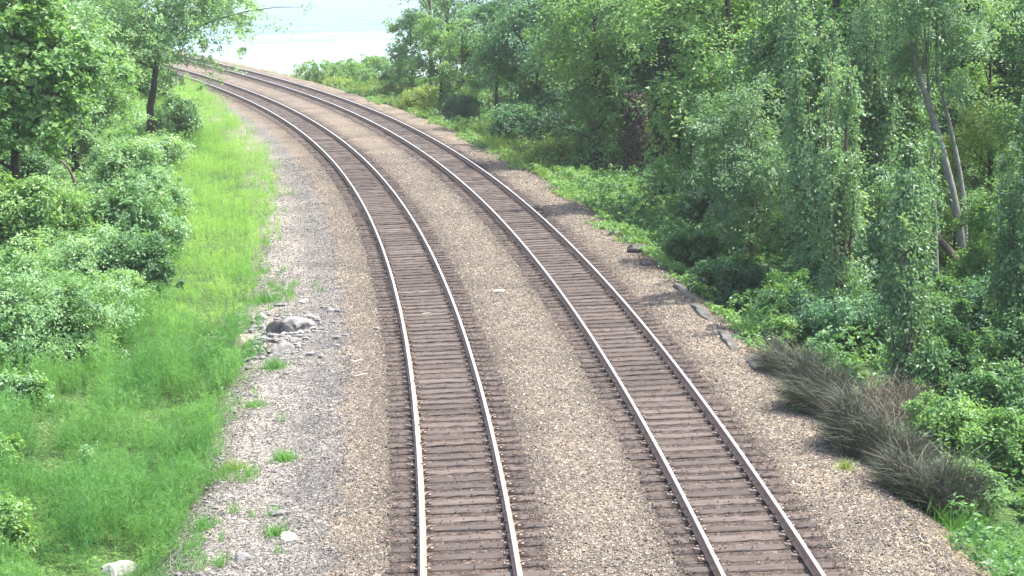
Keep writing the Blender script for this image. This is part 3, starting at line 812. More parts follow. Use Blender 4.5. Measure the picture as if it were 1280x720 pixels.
# ------------------------------------------------------------------ rocks and small things
M_ROCK = rough_mat('rock_grey', [(.3, (.085, .082, .08)), (.55, (.18, .175, .168)), (.75, (.30, .29, .28))], 5, rough=.9, bump=.7)
M_ROCK_D = rough_mat('rock_dark', [(.3, (.035, .033, .034)), (.7, (.11, .104, .10))], 5, rough=.9, bump=.7)
M_ROCK_P = rough_mat('rock_pale', [(.3, (.20, .195, .185)), (.7, (.38, .37, .35))], 5, rough=.9, bump=.5)
M_WOOD = rough_mat('split_wood', [(.3, (.40, .33, .25)), (.7, (.66, .60, .50))], 8, stretch=(1, 6, 6), bump=.4)
M_CONC = rough_mat('old_concrete', [(.25, (.035, .035, .031)), (.5, (.085, .083, .076)), (.75, (.16, .157, .145))], 2.6, rough=.9, bump=.7, dist=.03)
import bmesh
def rock(label, px, py, size, seed, mat=None, z=None, sink=.5, name='rock', cat='rock', flat=.65, group=None, asp=1.0):
    bm = bmesh.new(); bmesh.ops.create_icosphere(bm, subdivisions=3, radius=1)
    rg = np.random.default_rng(seed); pl = nrm(rg.normal(size=(9, 3))); dd = rg.uniform(.55, .9, 9)
    for v in bm.verts:
        c = np.array(v.co)
        for nn, d in zip(pl, dd):
            k = c @ nn
            if k > d: c = c - nn * (k - d) * .92
        c = c * (1 + .08 * math.sin(c[0] * 9 + seed) * math.cos(c[1] * 8 + seed))
        v.co = c * np.array([size * asp, size, size * flat])
    me = bpy.data.meshes.new(name); bm.to_mesh(me); bm.free(); me.materials.append(mat or M_ROCK)
    o = bpy.data.objects.new(name, me); COL.objects.link(o)
    p = at(px, py, -.1); p[2] = ghp(p) + size * flat * (1 - 2 * sink) * .6 + (z or 0)
    o.location = p; o.rotation_euler = (rg.normal() * .2, rg.normal() * .2, rg.uniform(0, 6))
    return tag(o, label, cat, group)
rock('large rounded pale boulder half sunk in the horsetail near the bottom', 147, 674, .36, 1, M_ROCK_P, name='boulder', cat='boulder')
rock('white pointed rock on top of the gully rock pile', 327, 402, .20, 2, M_ROCK_P, flat=.9)
rock('dark blocky rock in the middle of the gully rock pile', 350, 420, .42, 3, M_ROCK_D)
rock('broad grey rock at the track side of the gully rock pile', 374, 414, .50, 4, M_ROCK)
rock('grey rock low at the front of the gully rock pile', 352, 440, .38, 5, M_ROCK)
rock('brownish rock at the left end of the gully rock pile', 300, 428, .46, 6, rough_mat('rock_brown', [(.3, (.15, .12, .10)), (.7, (.34, .29, .25))], 5, bump=.7))
rock('small dark rock under the front edge of the gully rock pile', 325, 446, .22, 7, M_ROCK_D)
rock('flat pale rock lying on the gravel behind the gully rock pile', 378, 382, .20, 8, M_ROCK_P, flat=.4, asp=1.4)
rock('small white stone on the gravel just right of the gully rock pile', 395, 402, .11, 9, M_ROCK_P)
rock('lower of two long white stones beside the gully rock pile', 391, 416, .12, 10, M_ROCK_P, flat=.5, asp=1.7)
rock('pale grey slab-like stone near the front of the gravel shoulder', 362, 680, .17, 11, M_ROCK_P, flat=.5, asp=1.3)
rock('grey-green stone behind the slab-like stone at the front of the shoulder', 346, 650, .15, 12, M_ROCK, flat=.6)
rock('grey stone among the weeds at the bottom of the gravel shoulder', 300, 708, .18, 13, M_ROCK, flat=.6)
rock('small pale stone lying alone where gravel meets the lower slope', 230, 590, .14, 14, M_ROCK_P, flat=.55, asp=1.3)
rock('purplish dark rock in bright creepers at the edge of the right ballast', 796, 318, .36, 15, M_ROCK_D, sink=.2)
rock('smaller dark rock just below the purplish rock at the right ballast edge', 806, 335, .2, 16, M_ROCK_D)
rock('brown rock crumbled beside the near end of the concrete edging', 945, 458, .24, 17, M_ROCK_D)
rock('grey stone by the weeds behind the ballast edge, before the purplish rock', 768, 296, .22, 18, M_ROCK)

def rubble():
    rg = np.random.default_rng(77); n = 420; c = at(338, 425, -.1)
    x = c[0] + rg.normal(size=n) * .75; y = c[1] + rg.normal(size=n) * 1.5
    x2 = rg.uniform(-4.9, -3.2, 500); s2 = rg.uniform(6, 40, 500); xx, yy, _ = tr(s2, x2)
    x = np.concatenate([x, xx]); y = np.concatenate([y, yy]); r = np.concatenate([rg.uniform(.03, .13, n), rg.uniform(.02, .06, 500)]); n = len(x)
    bm = bmesh.new(); bmesh.ops.create_icosphere(bm, subdivisions=1, radius=1); B0 = np.array([v.co[:] for v in bm.verts]); F0 = np.array([[v.index for v in f.verts] for f in bm.faces]); bm.free()
    V = B0[None] * rg.uniform(.6, 1.3, (n, 1, 3)) * (1 + rg.normal(size=(n, len(B0), 1)) * .14)
    V[..., 2] *= .65
    V = V * r[:, None, None] + np.stack([x, y, gh(x, y) + r * .15], 1)[:, None]
    tag(mk('rubble', V.reshape(-1, 3), (F0[None] + (np.arange(n) * len(B0))[:, None, None]).reshape(-1, 3), M_ROCK), 'broken stone rubble around the gully rocks and along the gravel shoulder', 'rubble', kind='stuff')
rubble()

def stick(name, label, px, py, L, w, rz, z=.02, mat=None):
    g = Geo(); P = np.array([(-L / 2, 0, 0), (-L * .2, .01, .01), (L * .15, -.006, .012), (L / 2, .008, .004)])
    g.tube(P, [w * .6, w, w * .9, w * .35], 6, .4)
    o = g.build(name, mat or M_WOOD); p = at(px, py, 0.); p[2] = ghp(p) + w + z * .3; o.location = p; o.rotation_euler = (0, 0, rz)
    return tag(o, label, 'stick')
stick('wood_scrap', 'pale split wood scrap lying on the ballast between the two tracks', 624, 366, .36, .045, .35)
stick('stick', 'thin pale stick on the ballast left of the left track, lower of the two', 452, 470, .34, .018, .6)
stick('stick', 'thin dull stick on the grey gravel strip, just behind the pale stick', 448, 452, .38, .013, 1.0)
stick('stick', 'short pale stick on the sleepers inside the left track', 533, 394, .28, .014, .4, z=.1)

# concrete edging along the right ballast
def edging():
    p0, p1 = at(848, 358, 0), at(948, 464, 0)
    g = Geo(); V = []; n = 40
    rg = np.random.default_rng(4); d = p1 - p0; L = np.linalg.norm(d[:2]); d = d / L; nr = np.array([d[1], -d[0], 0]) * -1
    if nr[0] < 0: nr = -nr
    org = p0.copy(); org[2] = 0
    prof = [(-.13, -1.1), (-.13, .0), (-.10, .04), (.08, .03), (.12, .0), (.14, -1.1)]
    for i in range(n):
        q = d * (L * i / (n - 1)); wob = rg.normal() * .012 + .05 * math.sin(i * .37); chip = -.06 if rg.random() < .2 else 0; sag = .07 * math.sin(i * .5 + 1)
        for a, z in prof:
            V.append(q + nr * (a + wob + rg.normal() * .012) + np.array([0, 0, z + (rg.normal() * .008 + chip * (a > 0) + sag) * (z > -.5)]))
    m = len(prof); qd = [(i*m+j, i*m+j+1, (i+1)*m+j+1, (i+1)*m+j) for i in range(n-1) for j in range(m-1)]
    V = np.array(V); V[:, 2] += 0.0
    t = [(0, j + 1, j) for j in range(1, m - 1)] + [((n-1)*m, (n-1)*m+j, (n-1)*m+j+1) for j in range(1, m - 1)]
    tag(mk('concrete_edging', V, [np.array(qd), np.array(t)], M_CONC, loc=org), 'low weathered concrete edging holding the ballast above the wood', 'retaining wall', kind='thing')
edging()

# ------------------------------------------------------------------ LEFT: trees and shrubs
sh = shrub
tree('alder_tree', 'alder with a leaning bare trunk and a crown overhanging the far tracks', 186, 176, .3, 9.5, 7.2, base=.43, leaf='pale', bark='dark', size=.15, nclump=900, per=42, clump_r=.62, r0=.24, lean=(1.8, 0), nb=19, seed=1, nl=30, flat=.5)
tree('maple_tree', 'large-leaved bright tree filling the upper left corner, nearest of the left trees', 25, 300, .6, 8.8, 3.8, base=.36, leaf='fresh', bark='dark', size=.20, nclump=430, per=34, clump_r=.55, r0=.18, lean=(.4, 0), nb=14, seed=2, aspect=.7, nl=18)
tree('broadleaf_tree', 'leafy tree behind the bright corner tree, left of the leaning trunk', 95, 215, .6, 8.0, 3.6, base=.08, leaf='pale', size=.14, nclump=520, per=42, clump_r=.55, nb=15, seed=3)
tree('broadleaf_tree', 'pale leafy tree low beside the leaning alder trunk, on its left', 128, 205, .4, 6.0, 2.5, base=.05, leaf='pale', size=.13, nclump=340, per=42, clump_r=.5, nb=13, seed=4)
tree('broadleaf_tree', 'deep green tree at the top edge above the left trees', 70, 135, 1., 11, 4.8, base=.1, leaf='mid', size=.16, nclump=520, per=42, clump_r=.7, nb=14, seed=5)
tree('broadleaf_tree', 'small yellowish tree seen just behind the leaning alder trunk', 160, 118, .2, 6.5, 2.8, base=.05, leaf='fresh', size=.15, nclump=380, per=40, clump_r=.6, nb=11, seed=6)
tree('broadleaf_tree', 'farthest tree of the left group, closing the left end of the tracks', 120, 98, .6, 10, 5.4, base=.03, leaf='mid', size=.18, nclump=460, per=40, clump_r=.8, nb=14, seed=7)
tree('broadleaf_tree', 'tree at the far left edge behind the corner tree', -20, 200, 1.5, 9, 4.2, base=.08, leaf='mid', size=.15, nclump=460, per=40, clump_r=.6, nb=13, seed=8)
sh('shrub', 'broad pale green bush in the left middle with dense small leaves', 62, 450, -.1, 2.2, 2.4, 'pale', .075, 520, 50, .36, seed=1, nb=12)
sh('shrub', 'pale green bush at the left frame edge, beside the broad pale bush', -8, 440, .2, 2.5, 2.0, 'pale', .08, 400, 48, .36, seed=2, nb=10)
sh('shrub', 'dark glossy bush standing over the horsetail, right of the pale bush', 170, 394, -.2, 2.1, 1.35, 'mid', .105, 240, 46, .32, seed=3)
sh('shrub', 'leafy bush with pale leaf tips above the dark glossy bush', 150, 335, 0, 2.6, 1.9, 'pale', .105, 330, 46, .36, seed=4)
sh('shrub', 'mid green bush at the edge of the sunny verge, left of the grass strip', 196, 285, 0, 2.0, 1.5, 'pale', .10, 240, 44, .34, seed=5)
sh('shrub', 'bushy shrub at the foot of the leaning alder trunk', 202, 212, .1, 1.5, 1.9, 'pale', .12, 230, 44, .42, seed=6)
sh('shrub', 'low drooping bush overlapping the grass strip right of the alder trunk', 222, 172, 0, 2.6, 2.5, 'pale', .13, 320, 42, .4, seed=7)
sh('shrub', 'tall bright bush left of the dark hollow', 18, 335, .5, 2.7, 2.0, 'fresh', .12, 340, 44, .42, seed=8)
sh('shrub', 'large rounded bush above the pale bushes, in front of the dark hollow', 85, 330, .3, 2.3, 2.0, 'fresh', .09, 360, 48, .36, seed=9)
sh('shrub', 'round leafy bush right of the dark hollow', 172, 270, .3, 2.8, 1.6, 'pale', .11, 330, 46, .42, seed=10)
sh('shrub', 'thicket bush between the alder trunk and the dark hollow', 160, 240, .2, 2.6, 2.0, 'pale', .11, 310, 46, .42, seed=11)
sh('shrub', 'green bush low behind the pale bushes, under the round leafy bush', 112, 378, .1, 1.9, 1.8, 'pale', .09, 320, 46, .36, seed=16)
sh('leafy_plant', 'leafy plant poking out of the horsetail at the left edge', 25, 522, -.3, .85, .6, 'pale', .085, 90, 36, .22, seed=12, cat='plant')
sh('leafy_plant', 'bright leafy plant in the bottom left corner', 6, 690, -.3, 1.0, .7, 'fresh', .085, 110, 36, .24, seed=13, cat='plant')
sh('leafy_plant', 'small blue-green plant alone among the lower horsetail', 112, 592, -.4, .6, .28, 'pale', .07, 20, 24, .15, seed=14, cat='plant', nb=3)
sh('leafy_plant', 'leafy plant at the left edge halfway between the other two edge plants', 0, 600, -.3, .9, .5, 'fresh', .08, 70, 36, .22, seed=15, cat='plant')
sh('shrub', 'bright bush closing the gap just behind the leaning alder trunk', 196, 140, 0, 3.0, 2.2, 'fresh', .14, 260, 44, .45, seed=17)
sh('shrub', 'ragged pale bush filling the space between the dark glossy bush and the verge strip', 205, 330, 0, 1.5, 1.2, 'pale', .09, 170, 44, .34, seed=18)
sh('shrub', 'leafy bush at the foot of the dark glossy bush, spreading into the horsetail', 118, 425, -.2, 1.3, 1.5, 'pale', .08, 220, 46, .32, seed=19)
sh('shrub', 'leafy bush under the bright corner tree, behind the tall bright bush', 40, 262, .6, 2.4, 1.8, 'mid', .12, 260, 44, .42, seed=20)
# bare branch in the dark hollow
g = Geo(); b0 = np.array([0, 0, 0.])
g.tube(bez(np.array([-.7, 0, .9]), np.array([.2, -.1, 1.0]), np.array([.35, 0, -.4]), 8), np.linspace(.03, .06, 8), 6, .2)
g.tube(bez(np.array([-.3, 0, .85]), np.array([.2, 0, .9]), np.array([.6, .1, 1.15]), 6), np.linspace(.03, .012, 6), 5, .2)
p = at(84, 226, 1.3); o = g.build('bare_branch', BARK['brown'], smooth=True); o.location = p
tag(o, 'crooked bare branch showing in the dark hollow among the left bushes', 'branch')

# ------------------------------------------------------------------ RIGHT: far end
tree('young_tree', 'slim young tree standing against the water at the end of the far bank', 516, 122, -.3, 6.6, 2.3, base=.12, leaf='pale', size=.14, nclump=260, per=34, clump_r=.42, r0=.07, nb=10, seed=21, nl=14)
for (px, py, H, l, sd, ln) in ((540, 118, 11, 'pale trunked tree, left of the two bare pale trunks at the top edge', 22, .2), (563, 122, 11.5, 'pale trunked tree, right of the two bare pale trunks at the top edge', 23, .1)):
    tree('pale_trunk_tree', l, px, py, -.4, H, 3.4, base=.28, leaf='fresh', bark='pale', size=.14, nclump=210, per=34, clump_r=.6, r0=.2, lean=(ln, 0), nb=7, seed=sd)
tree('broadleaf_tree', 'light green tree with tiered branches behind the yellow bush', 580, 140, -.4, 7.2, 3.2, base=.12, leaf='fresh', size=.14, nclump=210, per=42, clump_r=.55, nb=10, seed=24, flat=.35)
tree('broadleaf_tree', 'blue-green tree between the pale trunks and the dense maples', 622, 148, -.4, 8.5, 3.0, base=.25, leaf='blue', size=.15, nclump=230, per=42, clump_r=.6, nb=11, seed=25, flat=.4)
tree('broadleaf_tree', 'rounded mid green tree at the corner of the far wood', 672, 168, -.5, 8.5, 3.4, base=.2, leaf='blue', size=.13, nclump=420, per=42, clump_r=.6, nb=13, seed=26, flat=.45)
sh('shrub', 'bright yellow-green bush at the foot of the slim young tree', 521, 136, -.2, 2.1, 1.5, 'yellow', .10, 130, 42, .35, seed=21)
sh('shrub', 'yellowish bush on the far bank, left of the bright yellow bush', 482, 118, -.2, 1.7, 1.6, 'yellow', .10, 90, 40, .35, seed=22)
for px, py, H, R_, lf, l in ((424, 93, 1.7, 2.2, 'fresh', 'green bush on the far bank second from its left tip'), (470, 95, 2.0, 2.2, 'fresh', 'rounded bush at the water side of the far bank, under the slim young tree'), (500, 103, 2.0, 1.8, 'mid', 'dark bush on the far bank just left of the slim young tree trunk'), (425, 108, 1.0, 1.8, 'yellow', 'low yellowish bush on the track side of the far bank')):
    sh('shrub', l, px, py, -.3, H, R_, lf, .12, 130, 42, .42, seed=px)
sh('shrub', 'low green bush on the far bank at the edge of the water', 396, 97, -.3, 2.0, 2.4, 'fresh', .12, 110, 40, .4, seed=23)
sh('shrub', 'low green bush on the far bank, nearer the slim young tree', 446, 104, -.3, 2.2, 2.6, 'fresh', .12, 110, 40, .4, seed=24)
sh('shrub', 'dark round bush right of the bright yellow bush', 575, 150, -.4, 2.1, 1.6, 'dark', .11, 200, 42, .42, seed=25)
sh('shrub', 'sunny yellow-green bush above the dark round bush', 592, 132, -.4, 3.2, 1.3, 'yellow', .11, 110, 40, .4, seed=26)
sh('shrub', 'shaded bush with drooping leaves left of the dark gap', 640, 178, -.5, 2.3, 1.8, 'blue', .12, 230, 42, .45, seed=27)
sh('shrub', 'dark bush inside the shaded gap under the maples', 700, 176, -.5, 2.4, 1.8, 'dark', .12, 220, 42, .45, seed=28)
tree('broadleaf_tree', 'airy light green tree behind the sunny bushes at the corner of the far wood', 552, 132, -.4, 6.5, 2.6, base=.1, leaf='fresh', size=.14, nclump=240, per=36, clump_r=.55, nb=10, seed=27, flat=.35)
# lit bushes in the clearing
sh('shrub', 'pale flowering bush in the sunny clearing, leftmost of three', 690, 206, -.5, 1.5, 1.4, 'yellow', .09, 160, 42, .32, seed=29)
sh('shrub', 'sunny bush in the clearing, beside the ivy covered trunk', 742, 205, -.5, 1.9, 1.3, 'fresh', .09, 160, 42, .34, seed=30)
sh('shrub', 'low sunny bush in front of the clearing', 715, 232, -.5, 1.1, 1.4, 'fresh', .08, 140, 42, .3, seed=31)
# the big maples
tree('maple_tree', 'big dark maple with flat leaf tiers, left of the ivy covered trunk', 742, 190, -.6, 10.5, 4.4, base=.22, leaf='blue', size=.17, nclump=520, per=40, clump_r=.75, r0=.22, nb=16, seed=31, flat=.22, aspect=.75, up=1.0)
tree('maple_tree', 'big maple with flat leaf tiers, in the middle of the right wood', 850, 205, -.6, 11, 4.8, base=.25, leaf='blue', size=.18, nclump=520, per=40, clump_r=.8, r0=.24, nb=16, seed=32, flat=.22, aspect=.75, up=1.0)
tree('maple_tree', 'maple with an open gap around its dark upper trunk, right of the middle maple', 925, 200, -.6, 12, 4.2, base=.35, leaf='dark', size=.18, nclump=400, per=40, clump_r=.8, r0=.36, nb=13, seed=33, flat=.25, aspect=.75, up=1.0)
# ivy / dead-branch covered trunk
def clad_trunk(name, label, px, py, z0, H, r, leaf, n, size, seed, lean=(0, 0), r0=.14, bark='brown', zb=0., cat='tree', flare=.3, up=.15, group=None, droop=.8, jag=.35):
    rg = np.random.default_rng(seed); p = at(px, py, z0); p[2] = ghp(p)
    root = empty(name, p, label, cat, group)
    z = zb + (H - zb) * rg.random(n); f = z / H
    a = rg.uniform(0, 2 * PI, n)
    lump = .55 + .9 * vnoise(a * 1.3 + seed, z * 1.5, seed)
    rr = r * (1 - flare * f) * lump * (jag + (1 - jag) * rg.random(n) ** .5)
    P = np.stack([np.cos(a) * rr + lean[0] * f, np.sin(a) * rr + lean[1] * f, z], 1)
    V, q = leaf_mesh(P, size, rg, np.array([0, 0, H * .5]), up=up, outw=.7, rnd=.45, droop=droop)
    tint = np.clip(.45 + (vnoise(a * 2, z * 2.5, seed + 5) - .5) * .9 + rg.normal(size=n) * .2, 0, 1)
    mk('crown', V, q, LEAF[leaf], root, attrs={'tint': ('FACE', tint)})
    tips = P[rg.permutation(n)[:8]]
    trunk_geo([(0, 0, -.3), (lean[0] * .4, lean[1] * .4, H * .5), (lean[0], lean[1], H)], r0, r0 * .35, tips, rg, 8).build('trunk', BARK[bark], root, smooth=True)
    return root
clad_trunk('ivy_clad_tree', 'dead trunk wrapped in dark brown twigs and ivy beside the clearing', 795, 222, -.6, 4.0, .75, 'rust', 2600, .13, 41, bark='dark', r0=.3)
clad_trunk('ivy_clad_tree', 'dark green ivy hung trunk right behind the brown twiggy trunk', 822, 214, -.6, 8, 1.0, 'dark', 5200, .15, 42, bark='dark', r0=.25)
# alder sapling clump
tree('alder_tree', 'bushy young alder with several forked stems standing in front of the wood', 940, 348, -.7, 6.3, 2.7, base=.20, leaf='poplar', bark='stem', size=.085, nclump=560, per=48, clump_r=.40, r0=.09, nb=18, seed=51, nl=24, flat=.8)
# poplars: bundles of upright leafy limbs
def poplar(label, px, py, H, r, seed, zb=.6, leaf='poplar', n=800, bark='brown', lean=None, size=.10):
    rg = np.random.default_rng(seed + 300); p = at(px, py, -.7); p[2] = ghp(p)
    root = empty('poplar_tree', p, label, 'tree', 'columnar poplars in the right wood')
    lean = rg.normal(size=2) * .35 if lean is None else np.array(lean)
    nb = 9; g = Geo(); cc = []
    top = np.array([lean[0], lean[1], H])
    g.tube(bez(np.array([0, 0, -.3]), np.array([lean[0] * .2, lean[1] * .2, H * .5]), top, 10), np.linspace(.10, .02, 10), 7, .2)
    tq = rg.random((int(n * .45), 1)) ** 1.25 * (1 - zb / H) + zb / H
    cc.append(tq * top + rg.normal(size=(len(tq), 3)) * np.array([.28, .28, .1]) * (1.25 - tq * 1.0) * (r / .6))
    for k in range(nb):
        a = rg.uniform(0, 2 * PI); rr = r * rg.uniform(.6, 1.9); z0 = zb * rg.uniform(.3, 1.0) + rg.uniform(0, .35) * H * (k > 2); z1 = H * rg.uniform(.72, 1.08) if k < 5 else min(H, z0 + rg.uniform(.35, .7) * H)
        b0 = np.array([lean[0] * z0 / H, lean[1] * z0 / H, max(.1, z0 - .4)]); d = np.array([math.cos(a), math.sin(a), 0]) * rr
        path = bez(b0, b0 + d * 1.1 + np.array([0, 0, (z1 - z0) * .35]), b0 + d * rg.uniform(.6, 1.2) + np.array([0, 0, z1 - z0]), 9)
        g.tube(path, np.linspace(.045, .01, 9), 5, .2)
        m = int(n / nb * rg.uniform(.7, 1.3) * (z1 - z0) / (H * .55))
        t = rg.random(m) * 8; i0 = np.minimum(t.astype(int), 7); f = (t - i0)[:, None]
        q = path[i0] * (1 - f) + path[i0 + 1] * f
        cc.append(q + rg.normal(size=(m, 3)) * np.array([.20, .20, .12]) * (1.2 - t / 8)[:, None])
    cc = np.concatenate(cc); cc = cc[cc[:, 2] > .15]
    cc = cc[vnoise(cc[:, 0] * 1.9 + cc[:, 1] * 1.3 + seed, cc[:, 2] * 1.1, seed) * .7 + rg.random(len(cc)) * .3 > .40]
    ax0 = np.outer(cc[:, 2] / H, np.array([lean[0], lean[1], 0])) + cc * np.array([0, 0, 1])
    nc = nrm(nrm(cc - ax0 + 1e-4) * .8 + np.array([0, 0, .35]) + rg.normal(size=cc.shape) * .5)
    V, q, tint, P = sprays(cc, nc, (.34 * rg.uniform(.4, 1.7, len(cc))), 42, size * 1.1, rg, thick=.25, sag=1.0, nrnd=.5, droop=.9, aspect=.66, tintamp=.3)
    mk('crown', V, q, LEAF[leaf], root, attrs={'tint': ('FACE', tint)})
    g.build('trunk', BARK[bark], root, smooth=True)
    return root
poplar('slender poplar column with two brown stems showing at its foot', 1010, 388, 9.4, .55, 61, zb=3.6, size=.085, n=640, lean=(-.2, 0))
poplar('slender poplar column behind the bushy young alder', 975, 300, 9.5, .8, 62, zb=2.2, n=620, size=.10)
poplar('poplar column between the brown stems and the pale leaning trunk', 1090, 345, 9.8, .55, 63, zb=3.4, n=560, size=.085, lean=(.1, 0))
poplar('short leafy column nearest the tracks, reaching down to the brush row', 1138, 500, 6.0, .50, 64, zb=.9, n=520, size=.08, lean=(-.1, 0))
poplar('leafy column at the right frame edge, covered to its foot', 1278, 480, 6.8, .55, 65, zb=.2, n=620, size=.08, lean=(.1, 0))
poplar('thin short poplar column just left of the nearest leafy column', 1052, 430, 7.4, .45, 66, zb=.5, n=480, size=.08, lean=(.15, 0))
poplar('pale poplar column at the back, above the young alder', 930, 262, 10.5, 1.1, 67, zb=4.0, n=620, size=.11)
poplar('wide poplar column at the back behind the pale leaning trunk', 1125, 300, 11, 1.0, 68, zb=4.2, n=620, size=.10)
poplar('poplar column high at the right edge behind the fallen branch', 1330, 330, 10, .9, 69, zb=3.4, n=700, size=.10)
# pale forked trunk
def forked():
    rg = np.random.default_rng(71); p = at(1210, 372, -.7); p[2] = ghp(p)
    root = empty('pale_trunk_tree', p, 'pale grey tree with two bare leaning trunks forking near the ground', 'tree')
    g = Geo()
    g.tube(bez(np.array([0, 0, -.3]), np.array([-.15, 0, 2.6]), np.array([-1.55, 0, 6.6]), 12), np.linspace(.155, .085, 12), 9, .1)
    g.tube(bez(np.array([-.12, 0, 1.6]), np.array([-.05, .1, 3.4]), np.array([-.95, .2, 6.4]), 10), np.linspace(.095, .045, 10), 7, .1)
    g.tube(bez(np.array([-1.55, 0, 6.6]), np.array([-1.9, 0, 8]), np.array([-2.0, .2, 11]), 6), np.linspace(.11, .04, 6), 7, .1)
    g.tube(bez(np.array([-.95, .2, 6.4]), np.array([-1.0, .3, 8]), np.array([-.8, .4, 10.5]), 6), np.linspace(.06, .02, 6), 6, .1)
    g.build('trunk', BARK['pale'], root, smooth=True)
    bl = [(-1.9, .2, 9.3, 1.8, 1.8, 1.6), (-.6, .5, 9.2, 1.7, 1.7, 1.5), (-2.6, -.2, 7.7, 1.0, 1.0, .9), (.3, .3, 7.9, 1.2, 1.2, .9)]
    crown('crown', root, bl, 230, 42, .5, .09, 'poplar', rg, flat=.6)
    return root
forked()
g = Geo(); g.tube(bez(np.array([.15, 0, -.2]), np.array([-.4, 0, .7]), np.array([-1.25, .1, 1.75]), 8), np.linspace(.15, .10, 8), 8, .25)
o = g.build('broken_log', BARK['brown'], smooth=True); p = at(1205, 345, -.4); o.location = p + np.array([0, -.35, 0.])
tag(o, 'broken brown log leaning up against the pale forked trunk', 'log')
tree('pale_trunk_tree', 'thin grey trunked tree left of the pale forked trunk', 1172, 372, -.7, 10, 2.0, base=.6, leaf='poplar', bark='pale', size=.09, nclump=200, per=40, clump_r=.5, r0=.085, lean=(-.6, 0), nb=8, seed=72)
tree('broadleaf_tree', 'drooping tree with bare slanting branches at the upper right corner', 1330, 330, -.6, 10.5, 3.4, base=.45, leaf='mid', bark='brown', size=.09, nclump=380, per=44, clump_r=.55, r0=.16, lean=(-1.2, 0), nb=12, seed=73, droop=1., nl=26)
tree('broadleaf_tree', 'sunlit fresh green tree seen through the gap right of the forked trunk', 1236, 318, -.6, 7.8, 2.2, base=.1, leaf='fresh', size=.10, nclump=260, per=42, clump_r=.5, nb=10, seed=74)
tree('broadleaf_tree', 'sunlit yellow-green tree behind the young alder crown', 985, 252, -.6, 7.6, 2.6, base=.2, leaf='fresh', size=.12, nclump=260, per=42, clump_r=.55, nb=10, seed=75)
tree('broadleaf_tree', 'mid green tree with spreading crown behind the poplar columns', 1070, 262, -.6, 10, 3.0, base=.2, leaf='mid', size=.11, nclump=380, per=42, clump_r=.55, nb=12, seed=76)
tree('young_tree', 'young leafy tree between the nearest leafy column and the pale forked trunk', 1172, 420, -.7, 1.7, .9, base=.05, leaf='mid', size=.09, nclump=230, per=42, clump_r=.36, r0=.05, nb=9, seed=81)
tree('young_tree', 'pale young tree filling the space left of the nearest leafy column', 1098, 400, -.7, 4.6, 1.5, base=.05, leaf='poplar', size=.09, nclump=250, per=42, clump_r=.36, r0=.05, nb=9, seed=82)
tree('young_tree', 'fresh green young tree right of the pale forked trunk', 1246, 400, -.7, 4.0, 1.3, base=.05, leaf='fresh', size=.09, nclump=230, per=42, clump_r=.36, r0=.05, nb=9, seed=83)
tree('young_tree', 'young tree between the brown poplar stems and the thin short column', 1035, 372, -.7, 4.8, 1.5, base=.1, leaf='mid', size=.09, nclump=240, per=42, clump_r=.36, r0=.05, nb=9, seed=84)
tree('young_tree', 'yellowish young tree glimpsed behind the pale forked trunk', 1192, 338, -.7, 5.4, 1.7, base=.05, leaf='yellow', size=.10, nclump=230, per=42, clump_r=.4, r0=.05, nb=9, seed=85)
# shrubs under the trees
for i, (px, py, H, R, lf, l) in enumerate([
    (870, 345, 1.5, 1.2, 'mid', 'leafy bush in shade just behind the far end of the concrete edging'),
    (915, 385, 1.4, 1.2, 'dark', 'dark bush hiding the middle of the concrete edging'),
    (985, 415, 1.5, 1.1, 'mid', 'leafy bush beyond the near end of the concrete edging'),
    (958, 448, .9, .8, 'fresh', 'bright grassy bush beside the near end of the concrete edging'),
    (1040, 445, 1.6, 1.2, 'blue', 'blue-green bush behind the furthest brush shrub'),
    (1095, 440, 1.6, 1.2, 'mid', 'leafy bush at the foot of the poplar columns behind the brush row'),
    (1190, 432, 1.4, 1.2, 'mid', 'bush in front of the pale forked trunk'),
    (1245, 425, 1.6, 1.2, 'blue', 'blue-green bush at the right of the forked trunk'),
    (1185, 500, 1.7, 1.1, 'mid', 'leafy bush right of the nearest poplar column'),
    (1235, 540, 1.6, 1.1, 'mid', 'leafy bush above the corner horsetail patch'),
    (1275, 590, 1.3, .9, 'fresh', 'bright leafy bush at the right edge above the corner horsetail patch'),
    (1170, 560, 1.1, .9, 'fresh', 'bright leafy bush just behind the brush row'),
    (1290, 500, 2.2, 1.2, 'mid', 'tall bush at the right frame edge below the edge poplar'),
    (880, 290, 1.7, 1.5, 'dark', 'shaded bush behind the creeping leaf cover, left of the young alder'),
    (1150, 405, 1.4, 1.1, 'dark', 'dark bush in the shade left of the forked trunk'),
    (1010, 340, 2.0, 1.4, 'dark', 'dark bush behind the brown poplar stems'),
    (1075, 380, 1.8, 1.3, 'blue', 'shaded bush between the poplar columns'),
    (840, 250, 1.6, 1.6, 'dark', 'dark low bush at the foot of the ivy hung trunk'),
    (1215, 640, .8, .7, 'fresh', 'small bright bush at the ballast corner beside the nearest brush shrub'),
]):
    sh('shrub', l, px, py, -.7, H, R, lf, .085, int(100 * R * max(H, 1.2)), 44, .32, seed=40 + i)

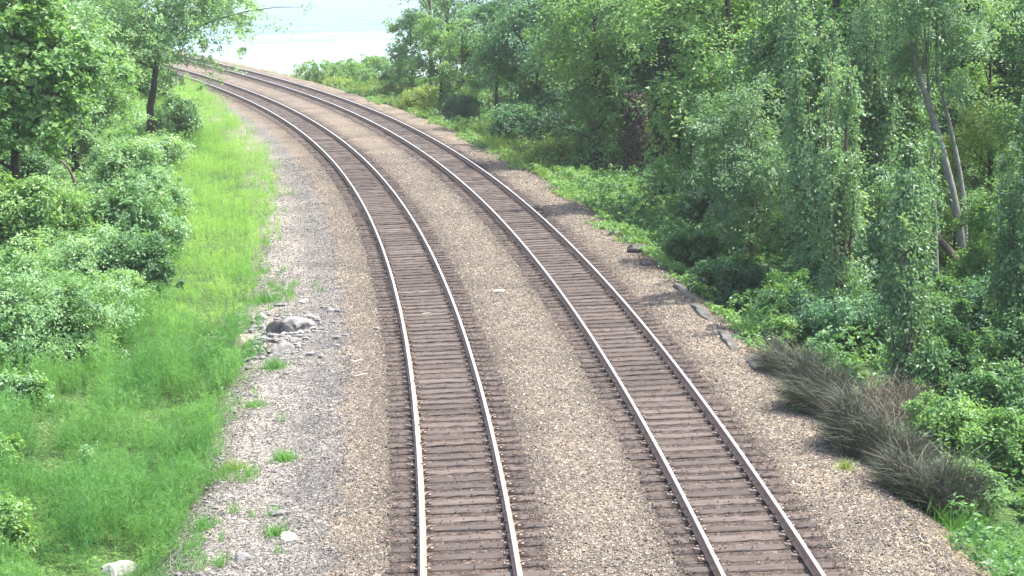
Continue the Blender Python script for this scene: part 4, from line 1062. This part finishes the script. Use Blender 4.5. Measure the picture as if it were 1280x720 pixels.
# background trees further into the wood: four kinds, copied
rg = np.random.default_rng(8); kinds = []
for k, (lf, fl) in enumerate((('mid', .5), ('dark', .35), ('blue', .4), ('fresh', .5))):
    kinds.append(tree('background_tree', 'tree deep in the right wood, behind the named nearer trees', 0, 0, 0, 12, 4.2, base=.06, leaf=lf, size=.17, nclump=420, per=40, clump_r=.8, r0=.2, nb=15, seed=90 + k, flat=fl, pos=(60, 60), group='trees deep in the right wood'))
spots = [(12.5, 64), (19.5, 74), (28, 64), (9, 68), (14, 70), (20, 72), (27, 72), (4, 84), (9, 86), (14.5, 84), (21, 86), (29, 86), (1, 104), (7, 104), (13, 102), (20, 104), (28, 104), (1, 122), (8, 124), (16, 124), (26, 126), (5, 138), (14, 142)]
for i, (X, Y) in enumerate(spots):
    p = (X + rg.normal() * .6, Y + rg.normal() * .8, 0); p = (p[0], p[1], ghp(p) - .1)
    if i < 4: o = kinds[i]; o.location = p
    else: o = copy_tree(kinds[i % 4], p, rg.uniform(0, 6.28), kinds[0]['label'], rg.uniform(.82, 1.08), 'trees deep in the right wood')
for i, (X, Y) in enumerate([(-24, 78), (-27, 100), (-21, 66), (-33, 118), (-19, 56)]):
    copy_tree(kinds[(i * 3) % 4], (X, Y, ghp((X, Y)) - .1), rg.uniform(0, 6.28), 'tree on the hill far behind the left bushes', rg.uniform(.75, .95), 'trees on the hill behind the left bushes')


# ------------------------------------------------------------------ thin haze volume added to lift the dark gaps in the foliage
m, nt, nd, L = new_mat('haze_lift')
pv = N(nt, 'ShaderNodeVolumePrincipled'); pv.inputs['Color'].default_value = (.95, .98, 1, 1); pv.inputs['Density'].default_value = .00028; pv.inputs['Anisotropy'].default_value = .2
o = N(nt, 'ShaderNodeOutputMaterial'); L.new(pv.outputs[0], o.inputs['Volume'])
g = Geo(); g.box(-9000, 9000, -3000, 12000, -7.2, 22)
tag(g.build('haze', m), 'thin pale haze added over tracks, wood and water to lift the dark gaps', 'haze', kind='stuff')

# ------------------------------------------------------------------ camera, light, world
cam = bpy.data.cameras.new('camera'); co = bpy.data.objects.new('camera', cam); COL.objects.link(co)
cam.sensor_width = 36; cam.lens = 36 * F / 1280; cam.clip_end = 20000; cam.clip_start = .1
co.matrix_world = Matrix.Translation((0, 0, CAMZ)) @ Matrix.Rotation(PI / 2 - PITCH, 4, 'X') @ Matrix.Rotation(ROLL, 4, 'Z')
sc.camera = co

AZ, EL = math.radians(76), math.radians(62)
w = bpy.data.worlds.new('World'); sc.world = w; w.use_nodes = True
nt = w.node_tree; bg = nt.nodes['Background']
sky = nt.nodes.new('ShaderNodeTexSky'); sky.sky_type = 'NISHITA'; sky.sun_disc = False; sky.sun_elevation = EL; sky.sun_rotation = AZ; sky.dust_density = 3
nt.links.new(sky.outputs[0], bg.inputs[0]); bg.inputs[1].default_value = .15
sl = bpy.data.lights.new('sun', 'SUN'); sl.energy = 4.3; sl.angle = math.radians(.53); sl.color = (1, .95, .86)
so_ = bpy.data.objects.new('sun', sl); COL.objects.link(so_)
dv = Vector((math.sin(AZ) * math.cos(EL), math.cos(AZ) * math.cos(EL), math.sin(EL)))
so_.rotation_euler = dv.to_track_quat('Z', 'Y').to_euler(); so_.location = dv * 60
sc.view_settings.view_transform = 'Standard'; sc.view_settings.look = 'None'; sc.view_settings.gamma = 1; sc.view_settings.use_curve_mapping = False
sc.view_settings.exposure = 1.72
cy = sc.cycles
cy.max_bounces = 6; cy.diffuse_bounces = 3; cy.glossy_bounces = 2; cy.transmission_bounces = 3; cy.transparent_max_bounces = 4; cy.volume_bounces = 0
cy.caustics_reflective = False; cy.caustics_refractive = False
